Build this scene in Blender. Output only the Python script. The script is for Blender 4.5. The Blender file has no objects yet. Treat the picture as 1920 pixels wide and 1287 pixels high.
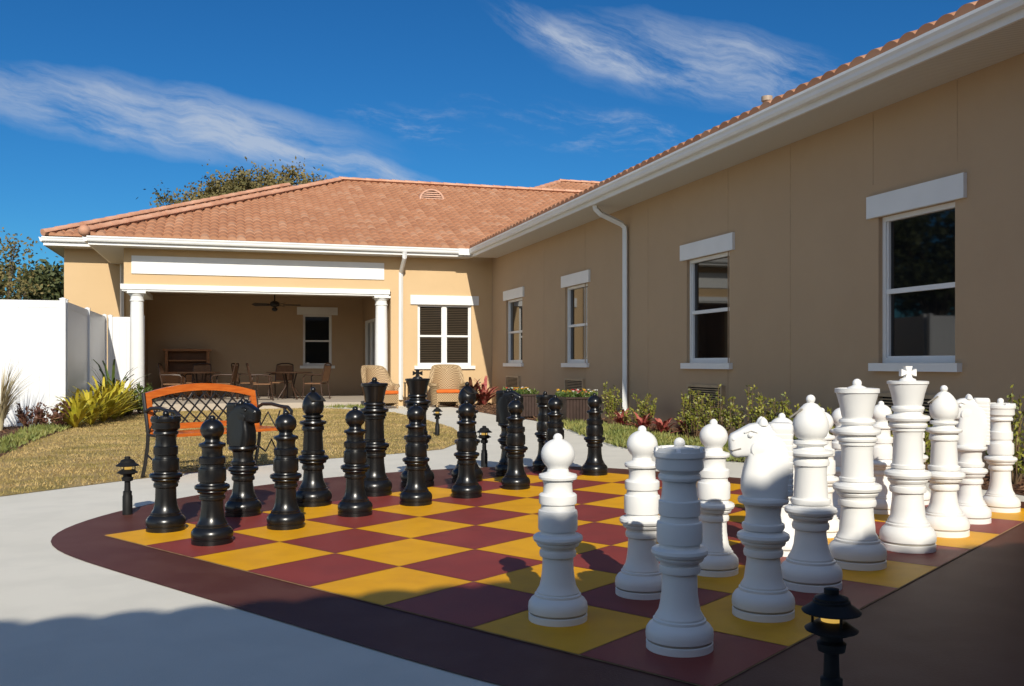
import bpy, math, random
from mathutils import Vector, Matrix
random.seed(7)
PI = math.pi; rad = math.radians
F = 1780.0; CH = 1.05; HZ = 681.0; TILT = 0.012
A = math.atan(533/1780.0); cA, sA = math.cos(A), math.sin(A)
D = 6.6                       # wing wall plane u
FV = 23.88                    # porch facade plane v
scene = bpy.context.scene
col = scene.collection
scene.view_settings.view_transform = 'Standard'; scene.view_settings.look = 'None'
scene.view_settings.exposure = 0; scene.view_settings.gamma = 1

def gz(x): return TILT*max(-30, min(30, x))
def px(x, y, off=0.0):
    Y = CH/((y-HZ)/F + TILT*(x-960)/F)
    X = (x-960)/F*Y
    return Vector((X, Y, gz(X)+off))
def at(x, Y, off=0.0):
    X = (x-960)/F*Y
    return Vector((X, Y, gz(X)+off))
def zpx(y, Y): return CH+(HZ-y)/F*Y
def uv2w(u, v): return Vector((u*cA-v*sA, u*sA+v*cA, 0))
def uvg(u, v): p = uv2w(u, v); return Vector((p.x, p.y, gz(p.x)))
def th(x): return math.atan((x-960)/F)+A
def wing_v(x, u=D): return u/math.tan(th(x))
def fac_u(x, v=FV): return v*math.tan(th(x))

# ---------------------------------------------------------------- materials
def newmat(name):
    m = bpy.data.materials.new(name); m.use_nodes = True
    nt = m.node_tree; b = nt.nodes['Principled BSDF']
    return m, nt, b
def mat(name, c, rough=.6, var=.15, scale=6, bump=0, bscale=60, spec=.4, c2=None, metal=0, coat=0, detail=4, stretch=None, trans=0):
    m, nt, b = newmat(name); N = nt.nodes; L = nt.links
    b.inputs['Roughness'].default_value = rough
    b.inputs['Metallic'].default_value = metal
    b.inputs['Specular IOR Level'].default_value = spec
    b.inputs['Coat Weight'].default_value = coat
    tc = N.new('ShaderNodeTexCoord')
    vec = tc.outputs['Object']
    if stretch:
        mp = N.new('ShaderNodeMapping'); mp.inputs['Scale'].default_value = stretch
        L.new(vec, mp.inputs['Vector']); vec = mp.outputs['Vector']
    n = N.new('ShaderNodeTexNoise'); n.inputs['Scale'].default_value = scale; n.inputs['Detail'].default_value = detail
    L.new(vec, n.inputs['Vector'])
    r = N.new('ShaderNodeValToRGB')
    if c2 is None:
        a = tuple(max(0, x*(1-var)) for x in c); d = tuple(min(1, x*(1+var)) for x in c)
    else: a, d = c, c2
    r.color_ramp.elements[0].position = .32; r.color_ramp.elements[0].color = (*a, 1)
    r.color_ramp.elements[1].position = .68; r.color_ramp.elements[1].color = (*d, 1)
    L.new(n.outputs['Fac'], r.inputs['Fac']); L.new(r.outputs['Color'], b.inputs['Base Color'])
    if bump:
        n2 = N.new('ShaderNodeTexNoise'); n2.inputs['Scale'].default_value = bscale; n2.inputs['Detail'].default_value = 5
        L.new(vec, n2.inputs['Vector'])
        bp = N.new('ShaderNodeBump'); bp.inputs['Strength'].default_value = bump; bp.inputs['Distance'].default_value = .01
        L.new(n2.outputs['Fac'], bp.inputs['Height']); L.new(bp.outputs['Normal'], b.inputs['Normal'])
    return m
def two_scale(name, c1, c2, s1, c3, s2, rough=.9, bump=.4, bscale=120, amt=.5):
    m, nt, b = newmat(name); N = nt.nodes; L = nt.links
    b.inputs['Roughness'].default_value = rough; b.inputs['Specular IOR Level'].default_value = .25
    tc = N.new('ShaderNodeTexCoord')
    def noise(s, d=5):
        n = N.new('ShaderNodeTexNoise'); n.inputs['Scale'].default_value = s; n.inputs['Detail'].default_value = d
        L.new(tc.outputs['Object'], n.inputs['Vector']); return n
    n1 = noise(s1); r = N.new('ShaderNodeValToRGB')
    r.color_ramp.elements[0].position = .35; r.color_ramp.elements[0].color = (*c1, 1)
    r.color_ramp.elements[1].position = .65; r.color_ramp.elements[1].color = (*c2, 1)
    L.new(n1.outputs['Fac'], r.inputs['Fac'])
    n2 = noise(s2); r2 = N.new('ShaderNodeValToRGB')
    r2.color_ramp.elements[0].position = .45; r2.color_ramp.elements[0].color = (0, 0, 0, 1)
    r2.color_ramp.elements[1].position = .62; r2.color_ramp.elements[1].color = (amt, amt, amt, 1)
    L.new(n2.outputs['Fac'], r2.inputs['Fac'])
    mx = N.new('ShaderNodeMixRGB'); mx.inputs['Color2'].default_value = (*c3, 1)
    L.new(r2.outputs['Color'], mx.inputs['Fac']); L.new(r.outputs['Color'], mx.inputs['Color1'])
    L.new(mx.outputs['Color'], b.inputs['Base Color'])
    n3 = noise(bscale); bp = N.new('ShaderNodeBump'); bp.inputs['Strength'].default_value = bump; bp.inputs['Distance'].default_value = .02
    L.new(n3.outputs['Fac'], bp.inputs['Height']); L.new(bp.outputs['Normal'], b.inputs['Normal'])
    return m
def stripes(name, c1, c2, scale, axis='Z', rough=.6, thr=.5, soft=.1, bump=.3, coordinate='Object'):
    m, nt, b = newmat(name); N = nt.nodes; L = nt.links
    b.inputs['Roughness'].default_value = rough
    tc = N.new('ShaderNodeTexCoord'); w = N.new('ShaderNodeTexWave'); w.bands_direction = axis
    w.inputs['Scale'].default_value = scale
    L.new(tc.outputs[coordinate], w.inputs['Vector'])
    r = N.new('ShaderNodeValToRGB'); r.color_ramp.elements[0].position = thr-soft; r.color_ramp.elements[1].position = thr+soft
    r.color_ramp.elements[0].color = (*c1, 1); r.color_ramp.elements[1].color = (*c2, 1)
    L.new(w.outputs['Fac'], r.inputs['Fac']); L.new(r.outputs['Color'], b.inputs['Base Color'])
    if bump:
        bp = N.new('ShaderNodeBump'); bp.inputs['Strength'].default_value = bump; bp.inputs['Distance'].default_value = .01
        L.new(w.outputs['Fac'], bp.inputs['Height']); L.new(bp.outputs['Normal'], b.inputs['Normal'])
    return m

M = {}
M['stucco'] = two_scale('stucco', (.445, .315, .195), (.46, .327, .203), .5, (.43, .303, .187), 2.2, rough=.85, bump=.2, bscale=160, amt=.4)  # darker copy: shade of the wing and porch interior is in the colour
M['stucco_lit'] = two_scale('stucco_sunlit', (.575, .405, .225), (.59, .417, .233), .5, (.555, .39, .215), 2.2, rough=.85, bump=.2, bscale=160, amt=.4)  # same paint, lighter and warmer: sunlight on the facade put into the colour
M['white'] = mat('white_trim', (.74, .74, .72), .45, .03, 3, .05, 80)
M['vinyl'] = mat('white_vinyl', (.72, .73, .74), .35, .02, 1.5)
M['soffit'] = stripes('soffit_panel', (.46, .44, .40), (.58, .56, .52), 9, 'Y', .6, .2, .1, .2)
M['joint'] = mat('joint', (.40, .28, .17), .9)
M['glass'] = mat('dark_glass', (.006, .007, .008), .03, .3, 1.2, spec=.55)
M['blind'] = stripes('blinds_behind_glass', (.010, .008, .006), (.06, .045, .03), 7, 'Z', .12, .6, .15, 0)
M['grille'] = mat('grille_metal', (.42, .31, .19), .5)
M['dark_in'] = mat('dark_recess', (.02, .018, .015), .8)
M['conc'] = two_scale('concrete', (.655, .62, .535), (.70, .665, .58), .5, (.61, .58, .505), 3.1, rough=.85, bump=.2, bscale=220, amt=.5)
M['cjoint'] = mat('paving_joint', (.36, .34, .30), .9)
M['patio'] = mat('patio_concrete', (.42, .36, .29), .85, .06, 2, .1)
M['lawn'] = two_scale('lawn', (.37, .25, .095), (.27, .21, .068), 1.0, (.44, .31, .14), 3.2, rough=.95, bump=1, bscale=70, amt=.8)
M['blade'] = mat('grass_blades', (.25, .20, .05), .8, c2=(.54, .38, .16), scale=1.7)
M['earth'] = two_scale('earth', (.16, .12, .06), (.12, .13, .05), .2, (.2, .16, .09), 2, bump=.6, bscale=30)
M['mulch'] = two_scale('mulch', (.10, .045, .022), (.17, .085, .045), 22, (.05, .025, .014), 45, rough=.95, bump=1, bscale=55, amt=.8)
M['chip'] = mat('mulch_chip', (.07, .03, .015), .9, c2=(.22, .12, .065), scale=9)
M['yellow'] = two_scale('yellow_paint', (.72, .345, .006), (.78, .385, .008), 1.2, (.64, .29, .010), 5, rough=.5, bump=.12, bscale=150, amt=.5)
M['red'] = two_scale('red_paint', (.23, .040, .030), (.265, .048, .036), 1.2, (.20, .040, .032), 5, rough=.5, bump=.12, bscale=150, amt=.5)
M['brown'] = two_scale('brown_paint', (.085, .026, .016), (.10, .033, .021), 1.0, (.12, .05, .035), 4, rough=.55, bump=.12, bscale=150, amt=.45)
M['grout'] = mat('paint_edge', (.45, .3, .16), .8, .2, 20)
M['pblack'] = mat('black_plastic', (.006, .006, .0065), .28, .2, 8, .04, 30, spec=.5)
M['pwhite'] = mat('white_plastic', (.78, .77, .74), .42, .02, 5, .04, 30, spec=.4)
M['groove'] = mat('groove_line', (.35, .32, .27), .7)
M['iron'] = mat('black_iron', (.012, .011, .011), .4, .2, 20, spec=.5)
M['owood'] = mat('orange_wood', (.42, .085, .010), .32, c2=(.55, .14, .02), scale=7, stretch=(1, 8, 8), coat=.3)
M['lampblk'] = mat('lamp_black', (.010, .010, .010), .55, .2, 30, spec=.25)
m, nt, b = newmat('amber_lens'); b.inputs['Base Color'].default_value = (.6, .4, .1, 1); b.inputs['Emission Color'].default_value = (1, .6, .12, 1); b.inputs['Emission Strength'].default_value = .6; b.inputs['Roughness'].default_value = .2
M['amber'] = m
m, nt, b = newmat('wicker'); N = nt.nodes; L = nt.links; b.inputs['Roughness'].default_value = .7
tc = N.new('ShaderNodeTexCoord'); ck = N.new('ShaderNodeTexChecker'); ck.inputs['Scale'].default_value = 34
ck.inputs['Color1'].default_value = (.46, .33, .18, 1); ck.inputs['Color2'].default_value = (.20, .125, .06, 1); L.new(tc.outputs['Object'], ck.inputs['Vector']); L.new(ck.outputs['Color'], b.inputs['Base Color'])
bp = N.new('ShaderNodeBump'); bp.inputs['Strength'].default_value = .7; L.new(ck.outputs['Fac'], bp.inputs['Height']); L.new(bp.outputs['Normal'], b.inputs['Normal'])
M['wicker'] = m
M['cushion'] = mat('orange_cushion', (.62, .13, .015), .8, .08, 8)
M['bronze'] = mat('bronze_frame', (.045, .022, .012), .4, .2, 8)
M['sling'] = mat('tan_sling', (.17, .085, .04), .8, .15, 12)
M['cabwood'] = mat('cabinet_wood', (.30, .12, .035), .5, .2, 5, stretch=(1, 1, 7))
M['cabdark'] = mat('cabinet_back', (.15, .06, .02), .6, .2, 5, stretch=(1, 1, 7))
M['planter'] = mat('planter_brown', (.045, .026, .02), .5, .2, 9)
M['soil'] = mat('soil', (.04, .025, .015), .95, .3, 20, .5)
M['bark'] = mat('bark', (.10, .075, .05), .9, .3, 6, .6, 20)
M['stem'] = mat('stem', (.14, .09, .045), .9, .3, 12)
M['oakleaf'] = mat('oak_leaf', (.08, .075, .022), .7, c2=(.20, .15, .05), scale=.55)
M['darkleaf'] = mat('dark_leaf', (.03, .045, .014), .7, c2=(.10, .11, .035), scale=.8)
M['shrubleaf'] = mat('shrub_leaf', (.08, .11, .014), .5, c2=(.30, .28, .04), scale=7)
M['greenleaf'] = mat('green_leaf', (.04, .08, .015), .45, c2=(.13, .17, .035), scale=5)
M['ylw'] = mat('yellow_leaf', (.30, .28, .02), .45, c2=(.55, .42, .04), scale=4)
M['redleaf'] = mat('red_leaf', (.26, .02, .03), .45, c2=(.50, .20, .14), scale=12)
M['purleaf'] = mat('purple_leaf', (.07, .02, .018), .5, c2=(.19, .09, .05), scale=6)
M['paleleaf'] = mat('pale_grass', (.32, .27, .14), .8, c2=(.5, .42, .26), scale=5)
M['cover'] = mat('cover_leaf', (.10, .14, .03), .6, c2=(.28, .26, .07), scale=3)
M['fl_red'] = mat('petal_red', (.6, .03, .03), .6); M['fl_white'] = mat('petal_white', (.8, .78, .7), .6); M['fl_yel'] = mat('petal_yellow', (.8, .45, .03), .6)
M['mortar'] = mat('ridge_mortar', (.52, .31, .22), .8, .15, 5, .3, 40)
M['pipe'] = mat('vent_pipe', (.35, .27, .2), .5)
M['capt'] = mat('cap_tile', (.44, .21, .125), .8, c2=(.58, .33, .22), scale=2.5)
# roof tile: colour picked per tile from the UV cell
m, nt, b = newmat('clay_tile'); N = nt.nodes; L = nt.links
b.inputs['Roughness'].default_value = .8
uvn = N.new('ShaderNodeUVMap'); fl = N.new('ShaderNodeVectorMath'); fl.operation = 'FLOOR'
L.new(uvn.outputs['UV'], fl.inputs[0]); wn = N.new('ShaderNodeTexWhiteNoise'); wn.noise_dimensions = '2D'
L.new(fl.outputs['Vector'], wn.inputs['Vector']); rp = N.new('ShaderNodeValToRGB'); cr = rp.color_ramp
cr.elements[0].color = (.345, .150, .075, 1); cr.elements[1].color = (.45, .24, .14, 1)
e = cr.elements.new(.3); e.color = (.38, .172, .086, 1); e = cr.elements.new(.8); e.color = (.41, .192, .10, 1)
L.new(wn.outputs['Value'], rp.inputs['Fac'])
tc = N.new('ShaderNodeTexCoord'); nn = N.new('ShaderNodeTexNoise'); nn.inputs['Scale'].default_value = 1.3; nn.inputs['Detail'].default_value = 6
L.new(tc.outputs['Object'], nn.inputs['Vector']); r2 = N.new('ShaderNodeValToRGB'); r2.color_ramp.elements[0].position = .3; r2.color_ramp.elements[0].color = (.9, .9, .9, 1); r2.color_ramp.elements[1].position = .7
L.new(nn.outputs['Fac'], r2.inputs['Fac']); mx = N.new('ShaderNodeMixRGB'); mx.blend_type = 'MULTIPLY'; mx.inputs['Fac'].default_value = 1
L.new(rp.outputs['Color'], mx.inputs['Color1']); L.new(r2.outputs['Color'], mx.inputs['Color2']); L.new(mx.outputs['Color'], b.inputs['Base Color'])
M['tile'] = m

# ---------------------------------------------------------------- mesh helpers
class MB:
    def __init__(s): s.v = []; s.f = []; s.uv = None; s.mi = None
    def box(s, x0, x1, y0, y1, z0, z1, T=None):
        i = len(s.v); P = [(x0,y0,z0),(x1,y0,z0),(x1,y1,z0),(x0,y1,z0),(x0,y0,z1),(x1,y0,z1),(x1,y1,z1),(x0,y1,z1)]
        s.v += [tuple(T @ Vector(p)) for p in P] if T else P
        s.f += [tuple(i+k for k in q) for q in ((0,3,2,1),(4,5,6,7),(0,1,5,4),(1,2,6,5),(2,3,7,6),(3,0,4,7))]
        return s
    def poly(s, pts):
        i = len(s.v); s.v += [tuple(p) for p in pts]; s.f.append(tuple(range(i, i+len(pts)))); return s
    def lathe(s, prof, n=32, c=(0,0,0), a0=0, sx=1, sy=1, sq=1):
        i = len(s.v); m = len(prof)
        for r, z in prof:
            for k in range(n):
                t = 2*PI*k/n+a0; cx, cy = math.cos(t), math.sin(t)
                if sq != 1: cx = math.copysign(abs(cx)**sq, cx); cy = math.copysign(abs(cy)**sq, cy)
                s.v.append((c[0]+r*sx*cx, c[1]+r*sy*cy, c[2]+z))
        for j in range(m-1):
            for k in range(n):
                k2 = (k+1) % n; s.f.append((i+j*n+k, i+j*n+k2, i+(j+1)*n+k2, i+(j+1)*n+k))
        s.f.append(tuple(i+k for k in range(n-1, -1, -1))); s.f.append(tuple(i+(m-1)*n+k for k in range(n)))
        return s
    def tube(s, pts, r, n=8):
        pts = [Vector(p) for p in pts]; m = len(pts); rr = r if isinstance(r, (list, tuple)) else [r]*m
        i = len(s.v); up = None
        for j, p in enumerate(pts):
            t = (pts[min(j+1, m-1)]-pts[max(j-1, 0)]).normalized()
            if up is None:
                up = Vector((0,0,1)) if abs(t.z) < .9 else Vector((1,0,0))
            a = t.cross(up).normalized(); up = a.cross(t).normalized()
            for k in range(n):
                g = 2*PI*k/n; q = p + (a*math.cos(g)+up*math.sin(g))*rr[j]; s.v.append(tuple(q))
        for j in range(m-1):
            for k in range(n):
                k2 = (k+1) % n; s.f.append((i+j*n+k, i+j*n+k2, i+(j+1)*n+k2, i+(j+1)*n+k))
        s.f.append(tuple(i+k for k in range(n-1, -1, -1))); s.f.append(tuple(i+(m-1)*n+k for k in range(n)))
        return s
    def ball(s, c, r, n=16, sz=1):
        k = n//2
        return s.lathe([(max(.0008, r*math.sin(PI*j/k)), -r*sz*math.cos(PI*j/k)) for j in range(k+1)], n, c)
    def leaf(s, p, L_, w, d=None):
        if d is None:
            d = Vector((random.gauss(0,1), random.gauss(0,1), random.gauss(0,1))).normalized()
        q = Vector((random.gauss(0,1), random.gauss(0,1), random.gauss(0,1)))
        b = d.cross(q).normalized()
        i = len(s.v); p = Vector(p); m_ = p+d*L_*.45
        s.v += [tuple(p), tuple(m_+b*w), tuple(p+d*L_), tuple(m_-b*w)]; s.f.append((i, i+1, i+2, i+3))
    def strip(s, pts, ws, side):
        i = len(s.v); side = Vector(side)
        for p, w in zip(pts, ws):
            s.v.append(tuple(Vector(p)-side*w)); s.v.append(tuple(Vector(p)+side*w))
        for j in range(len(pts)-1): s.f.append((i+2*j, i+2*j+1, i+2*j+3, i+2*j+2))

def obj(name, mb, m, parent=None, smooth=False, sharp=40, kind=None, loc=None, rz=None):
    me = bpy.data.meshes.new(name); me.from_pydata(mb.v, [], mb.f)
    for mm in (m if isinstance(m, list) else [m]): me.materials.append(mm)
    if mb.mi: me.polygons.foreach_set('material_index', mb.mi)
    if mb.uv:
        ul = me.uv_layers.new(name='UVMap')
        for lp in me.loops: ul.data[lp.index].uv = mb.uv[lp.vertex_index]
    if smooth:
        me.polygons.foreach_set('use_smooth', [True]*len(me.polygons))
        me.update(); me.set_sharp_from_angle(angle=rad(sharp))
    me.update()
    o = bpy.data.objects.new(name, me); col.objects.link(o)
    if parent: o.parent = parent
    if kind: o['kind'] = kind
    if loc is not None: o.location = loc
    if rz is not None: o.rotation_euler = (0, 0, rz)
    return o
def tag(o, label, cat, group=None):
    o['label'] = label; o['category'] = cat
    if group: o['group'] = group
    return o
def thing(name, label, cat, loc=(0,0,0), rz=0, group=None):
    o = bpy.data.objects.new(name, None); o.empty_display_size = .2; col.objects.link(o)
    o.location = loc; o.rotation_euler = (0, 0, rz); return tag(o, label, cat, group)
def dup(root, loc, rz, label):
    def cp(o, par):
        c = o.copy(); col.objects.link(c)
        if par: c.parent = par
        for ch in [x for x in o.children]: cp(ch, c)
        return c
    r = cp(root, None); r.location = loc; r.rotation_euler = (0, 0, rz); r['label'] = label
    return r

# ---------------------------------------------------------------- camera, sun, sky
cam = bpy.data.cameras.new('camera'); co = bpy.data.objects.new('camera', cam); col.objects.link(co)
co.location = (0, 0, CH); co.rotation_euler = (rad(90), 0, 0); cam.sensor_width = 36; cam.lens = F/1920*36
cam.shift_y = 37.5/1920; cam.clip_end = 2000; cam.clip_start = .05; scene.camera = co
EL = rad(31); AZ = rad(9.5)
tr = Vector((-math.sin(AZ)*math.cos(EL), math.cos(AZ)*math.cos(EL), -math.sin(EL)))
sl = bpy.data.lights.new('sun', 'SUN'); sl.energy = 5.0; sl.angle = rad(.5); sl.color = (1, .94, .82)
so = bpy.data.objects.new('sun', sl); col.objects.link(so); so.rotation_euler = tr.to_track_quat('-Z', 'Y').to_euler(); so.location = (5, -20, 20)
w = bpy.data.worlds.new('World'); scene.world = w; w.use_nodes = True; N = w.node_tree.nodes; L = w.node_tree.links
bg = N['Background']; sk = N.new('ShaderNodeTexSky'); sk.sky_type = 'NISHITA'; sk.sun_disc = False
sk.sun_elevation = EL; sk.sun_rotation = PI-AZ; sk.ozone_density = 3; sk.air_density = 1; sk.dust_density = .3; sk.altitude = 400
bg.inputs['Strength'].default_value = .10
tc = N.new('ShaderNodeTexCoord'); sp = N.new('ShaderNodeSeparateXYZ'); L.new(tc.outputs['Generated'], sp.inputs[0])
def mth(op, a, b=None, clamp=False):
    n = N.new('ShaderNodeMath'); n.operation = op; n.use_clamp = clamp
    for k, x in enumerate((a, b)):
        if x is None: continue
        if isinstance(x, (int, float)): n.inputs[k].default_value = x
        else: L.new(x, n.inputs[k])
    return n.outputs[0]
yy = mth('MAXIMUM', sp.outputs['Y'], .15)
cx_ = mth('DIVIDE', sp.outputs['X'], yy); cz_ = mth('DIVIDE', sp.outputs['Z'], yy)
cb = N.new('ShaderNodeCombineXYZ'); L.new(cx_, cb.inputs[0]); L.new(cz_, cb.inputs[1])
def cloud(c, ang, a, b_, ns, lo, hi, off, ntilt=0, gain=2.2):
    s1 = N.new('ShaderNodeVectorMath'); s1.operation = 'SUBTRACT'; s1.inputs[1].default_value = (c[0], c[1], 0); L.new(cb.outputs[0], s1.inputs[0])
    r1 = N.new('ShaderNodeVectorRotate'); r1.rotation_type = 'Z_AXIS'; r1.inputs['Angle'].default_value = -ang; L.new(s1.outputs[0], r1.inputs['Vector'])
    wn = N.new('ShaderNodeTexNoise'); wn.inputs['Scale'].default_value = 8; wn.inputs['Detail'].default_value = 5; L.new(r1.outputs[0], wn.inputs['Vector'])
    wm = N.new('ShaderNodeVectorMath'); wm.operation = 'MULTIPLY_ADD'; wm.inputs[1].default_value = (.12, .05, 0); wm.inputs[2].default_value = (-.06, -.025, 0)
    L.new(wn.outputs['Color'], wm.inputs[0])
    ad = N.new('ShaderNodeVectorMath'); ad.operation = 'ADD'; L.new(r1.outputs[0], ad.inputs[0]); L.new(wm.outputs[0], ad.inputs[1])
    q = N.new('ShaderNodeVectorMath'); q.operation = 'MULTIPLY'; q.inputs[1].default_value = (1/a, 1/b_, 0); L.new(ad.outputs[0], q.inputs[0])
    ln = N.new('ShaderNodeVectorMath'); ln.operation = 'LENGTH'; L.new(q.outputs[0], ln.inputs[0])
    mk = mth('SUBTRACT', 1.0, ln.outputs['Value'], True)
    r3 = N.new('ShaderNodeVectorRotate'); r3.rotation_type = 'Z_AXIS'; r3.inputs['Angle'].default_value = -ntilt; L.new(ad.outputs[0], r3.inputs['Vector'])
    st = N.new('ShaderNodeVectorMath'); st.operation = 'MULTIPLY'; st.inputs[1].default_value = (ns[0], ns[1], 1); L.new(r3.outputs[0], st.inputs[0])
    so_ = N.new('ShaderNodeVectorMath'); so_.operation = 'ADD'; so_.inputs[1].default_value = (off, off*.7, 0); L.new(st.outputs[0], so_.inputs[0])
    nz = N.new('ShaderNodeTexNoise'); nz.inputs['Scale'].default_value = 1; nz.inputs['Detail'].default_value = 10; nz.inputs['Roughness'].default_value = .66; L.new(so_.outputs[0], nz.inputs['Vector'])
    mr = N.new('ShaderNodeMapRange'); mr.interpolation_type = 'SMOOTHSTEP'; mr.inputs['From Min'].default_value = lo; mr.inputs['From Max'].default_value = hi; L.new(nz.outputs['Fac'], mr.inputs['Value'])
    mk2 = mth('MULTIPLY', mk, gain, True)
    return mth('MULTIPLY', mk2, mr.outputs['Result'])
c1 = cloud((-.37, .258), rad(-10), .27, .045, (4, 24), .30, .66, 3.1, rad(-6), 1.9)
c1b = cloud((-.20, .212), rad(-15), .17, .022, (6, 32), .32, .68, 5.6, rad(-5), 1.8)
c2 = cloud((.20, .315), rad(-10), .21, .052, (5, 24), .34, .70, 7.7, rad(-10), 1.8)
c2b = cloud((.07, .335), rad(-24), .12, .025, (8, 34), .38, .74, 9.7, rad(-8), 1.6)
c3 = cloud((-.07, .25), rad(-6), .14, .024, (9, 34), .46, .85, 12.3)
c4 = cloud((.30, .40), rad(-4), .10, .012, (9, 30), .46, .8, 19.3)
c5 = cloud((.09, .245), rad(-10), .18, .03, (9, 30), .46, .85, 29.3)
acc = c1
for c_ in (c1b, c2, c2b, c3, c4, c5): acc = mth('ADD', acc, c_, True)
cs = mth('MULTIPLY', acc, .70)
hs = N.new('ShaderNodeHueSaturation'); hs.inputs['Saturation'].default_value = 1.2; L.new(sk.outputs[0], hs.inputs['Color'])
ml = N.new('ShaderNodeMixRGB'); ml.blend_type = 'MULTIPLY'; ml.inputs['Fac'].default_value = 1; ml.inputs['Color2'].default_value = (.22, .60, .84, 1); L.new(hs.outputs[0], ml.inputs['Color1'])
# the half of the sky on the sun's side is paler and brighter
bk2 = N.new('ShaderNodeMixRGB'); bk2.blend_type = 'MULTIPLY'; bk2.inputs['Fac'].default_value = 1; bk2.inputs['Color2'].default_value = (1.8, 1.6, 1.45, 1); L.new(sk.outputs[0], bk2.inputs['Color1'])
mrg = N.new('ShaderNodeMapRange'); mrg.interpolation_type = 'SMOOTHSTEP'; mrg.inputs['From Min'].default_value = -.3; mrg.inputs['From Max'].default_value = .6; L.new(sp.outputs['Y'], mrg.inputs['Value'])
mfb = N.new('ShaderNodeMixRGB'); L.new(mrg.outputs['Result'], mfb.inputs['Fac']); L.new(bk2.outputs[0], mfb.inputs['Color1']); L.new(ml.outputs[0], mfb.inputs['Color2'])
mxc = N.new('ShaderNodeMixRGB'); mxc.inputs['Color2'].default_value = (5.4, 6.0, 6.9, 1); L.new(cs, mxc.inputs['Fac']); L.new(mfb.outputs[0], mxc.inputs['Color1']); L.new(mxc.outputs[0], bg.inputs['Color'])

# ---------------------------------------------------------------- ground sheets
g = MB(); xs = [-500, -30, 30, 500]
for i in range(3):
    g.poly([(xs[i], -400, gz(xs[i])-.004), (xs[i+1], -400, gz(xs[i+1])-.004), (xs[i+1], 900, gz(xs[i+1])-.004), (xs[i], 900, gz(xs[i])-.004)])
obj('ground', g, M['earth'], kind='structure')
def sheet(name, pts, off, m):
    g = MB(); g.poly([(p[0], p[1], gz(p[0])+off) for p in pts]); return obj(name, g, m, kind='structure')
cp_ = [uv2w(-14, -2.9), uv2w(D, -2.9), uv2w(D, FV), uv2w(-2.6, FV+.2), uv2w(-2.9, 19.2), uv2w(-14, 19.2)]
sheet('concrete_paving', cp_, .0, M['conc'])
jg = MB()
for (a, b_) in (((-12, 3.35), (-.3, 3.35)), ((-2.6, -2), (-2.6, 8.9)), ((.9, 14.2), (5.0, 14.2)), ((1.2, 18.3), (5.0, 18.3))):
    p, q = uv2w(*a), uv2w(*b_); d = (q-p).normalized(); s_ = Vector((-d.y, d.x, 0))*.004
    jg.poly([(r.x, r.y, gz(r.x)+.002) for r in (p-s_, q-s_, q+s_, p+s_)])
obj('paving_joints', jg, M['cjoint'], kind='structure')
lawn_px = [(-420, 1010), (-200, 968), (0, 932), (225, 903), (400, 882), (600, 862), (760, 850), (830, 843), (858, 832), (867, 818), (850, 803), (800, 788), (740, 774), (640, 767), (560, 765), (450, 766), (330, 770), (250, 778), (160, 795), (60, 830), (0, 858), (-200, 930), (-420, 1000)]
lawn_pts = [px(*p) for p in lawn_px]
sheet('lawn', lawn_pts, .004, M['lawn'])
bedL = [px(*p) for p in [(-420, 1000), (-200, 930), (0, 858), (60, 830), (160, 795), (250, 778), (330, 770)]] + [uv2w(-2.2, FV-.3), uv2w(-2.4, FV+1.6), uv2w(-2.9, 25.4), uv2w(-2.9, 19.1), uv2w(-12, 19.1)]
sheet('mulch_bed', bedL, .008, M['mulch'])
edgeR = [(930, 779), (1000, 789), (1060, 803), (1110, 822), (1160, 838), (1290, 858), (1450, 873), (1560, 885), (1700, 900), (1890, 925), (2100, 962), (2500, 1040)]
bedR = [px(*p) for p in edgeR] + [uv2w(D, 4.0), uv2w(D, FV), uv2w(5.2, FV)]
sheet('planting_bed', bedR, .004, M['mulch'])
# board
C0 = Vector((-2.536, 5.9)); E1 = Vector((3.169, -2.888))/8; E2 = Vector((2.975, 3.411))/8
cc = C0+4*E1+4*E2; n1 = E1.normalized(); pn = Vector((-n1.y, n1.x))
pts = []
for k in range(120):
    t = 2*PI*k/120; q = Vector((math.cos(t), math.sin(t)))*3.53
    a = q.dot(n1); b_ = max(-2.68, min(2.68, q.dot(pn))); pts.append(cc+n1*a+pn*b_)
for _ in range(20): pts = [(pts[k-1]+pts[k]*2+pts[(k+1) % 120])/4 for k in range(120)]
sheet('painted_border', pts, .005, M['brown'])
sheet('board_outline', [C0, C0+8*E1, C0+8*E1+8*E2, C0+8*E2], .008, M['grout'])
g = MB(); g.mi = []
for i in range(8):
    for j in range(8):
        e_ = .006
        q = [C0+E1*(i+a)+E2*(j+b_) for a, b_ in ((e_, e_), (1-e_, e_), (1-e_, 1-e_), (e_, 1-e_))]
        g.poly([(p.x, p.y, gz(p.x)+.011) for p in q]); g.mi.append((i+j) % 2)
obj('chessboard', g, [M['yellow'], M['red']], kind='structure')
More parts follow.
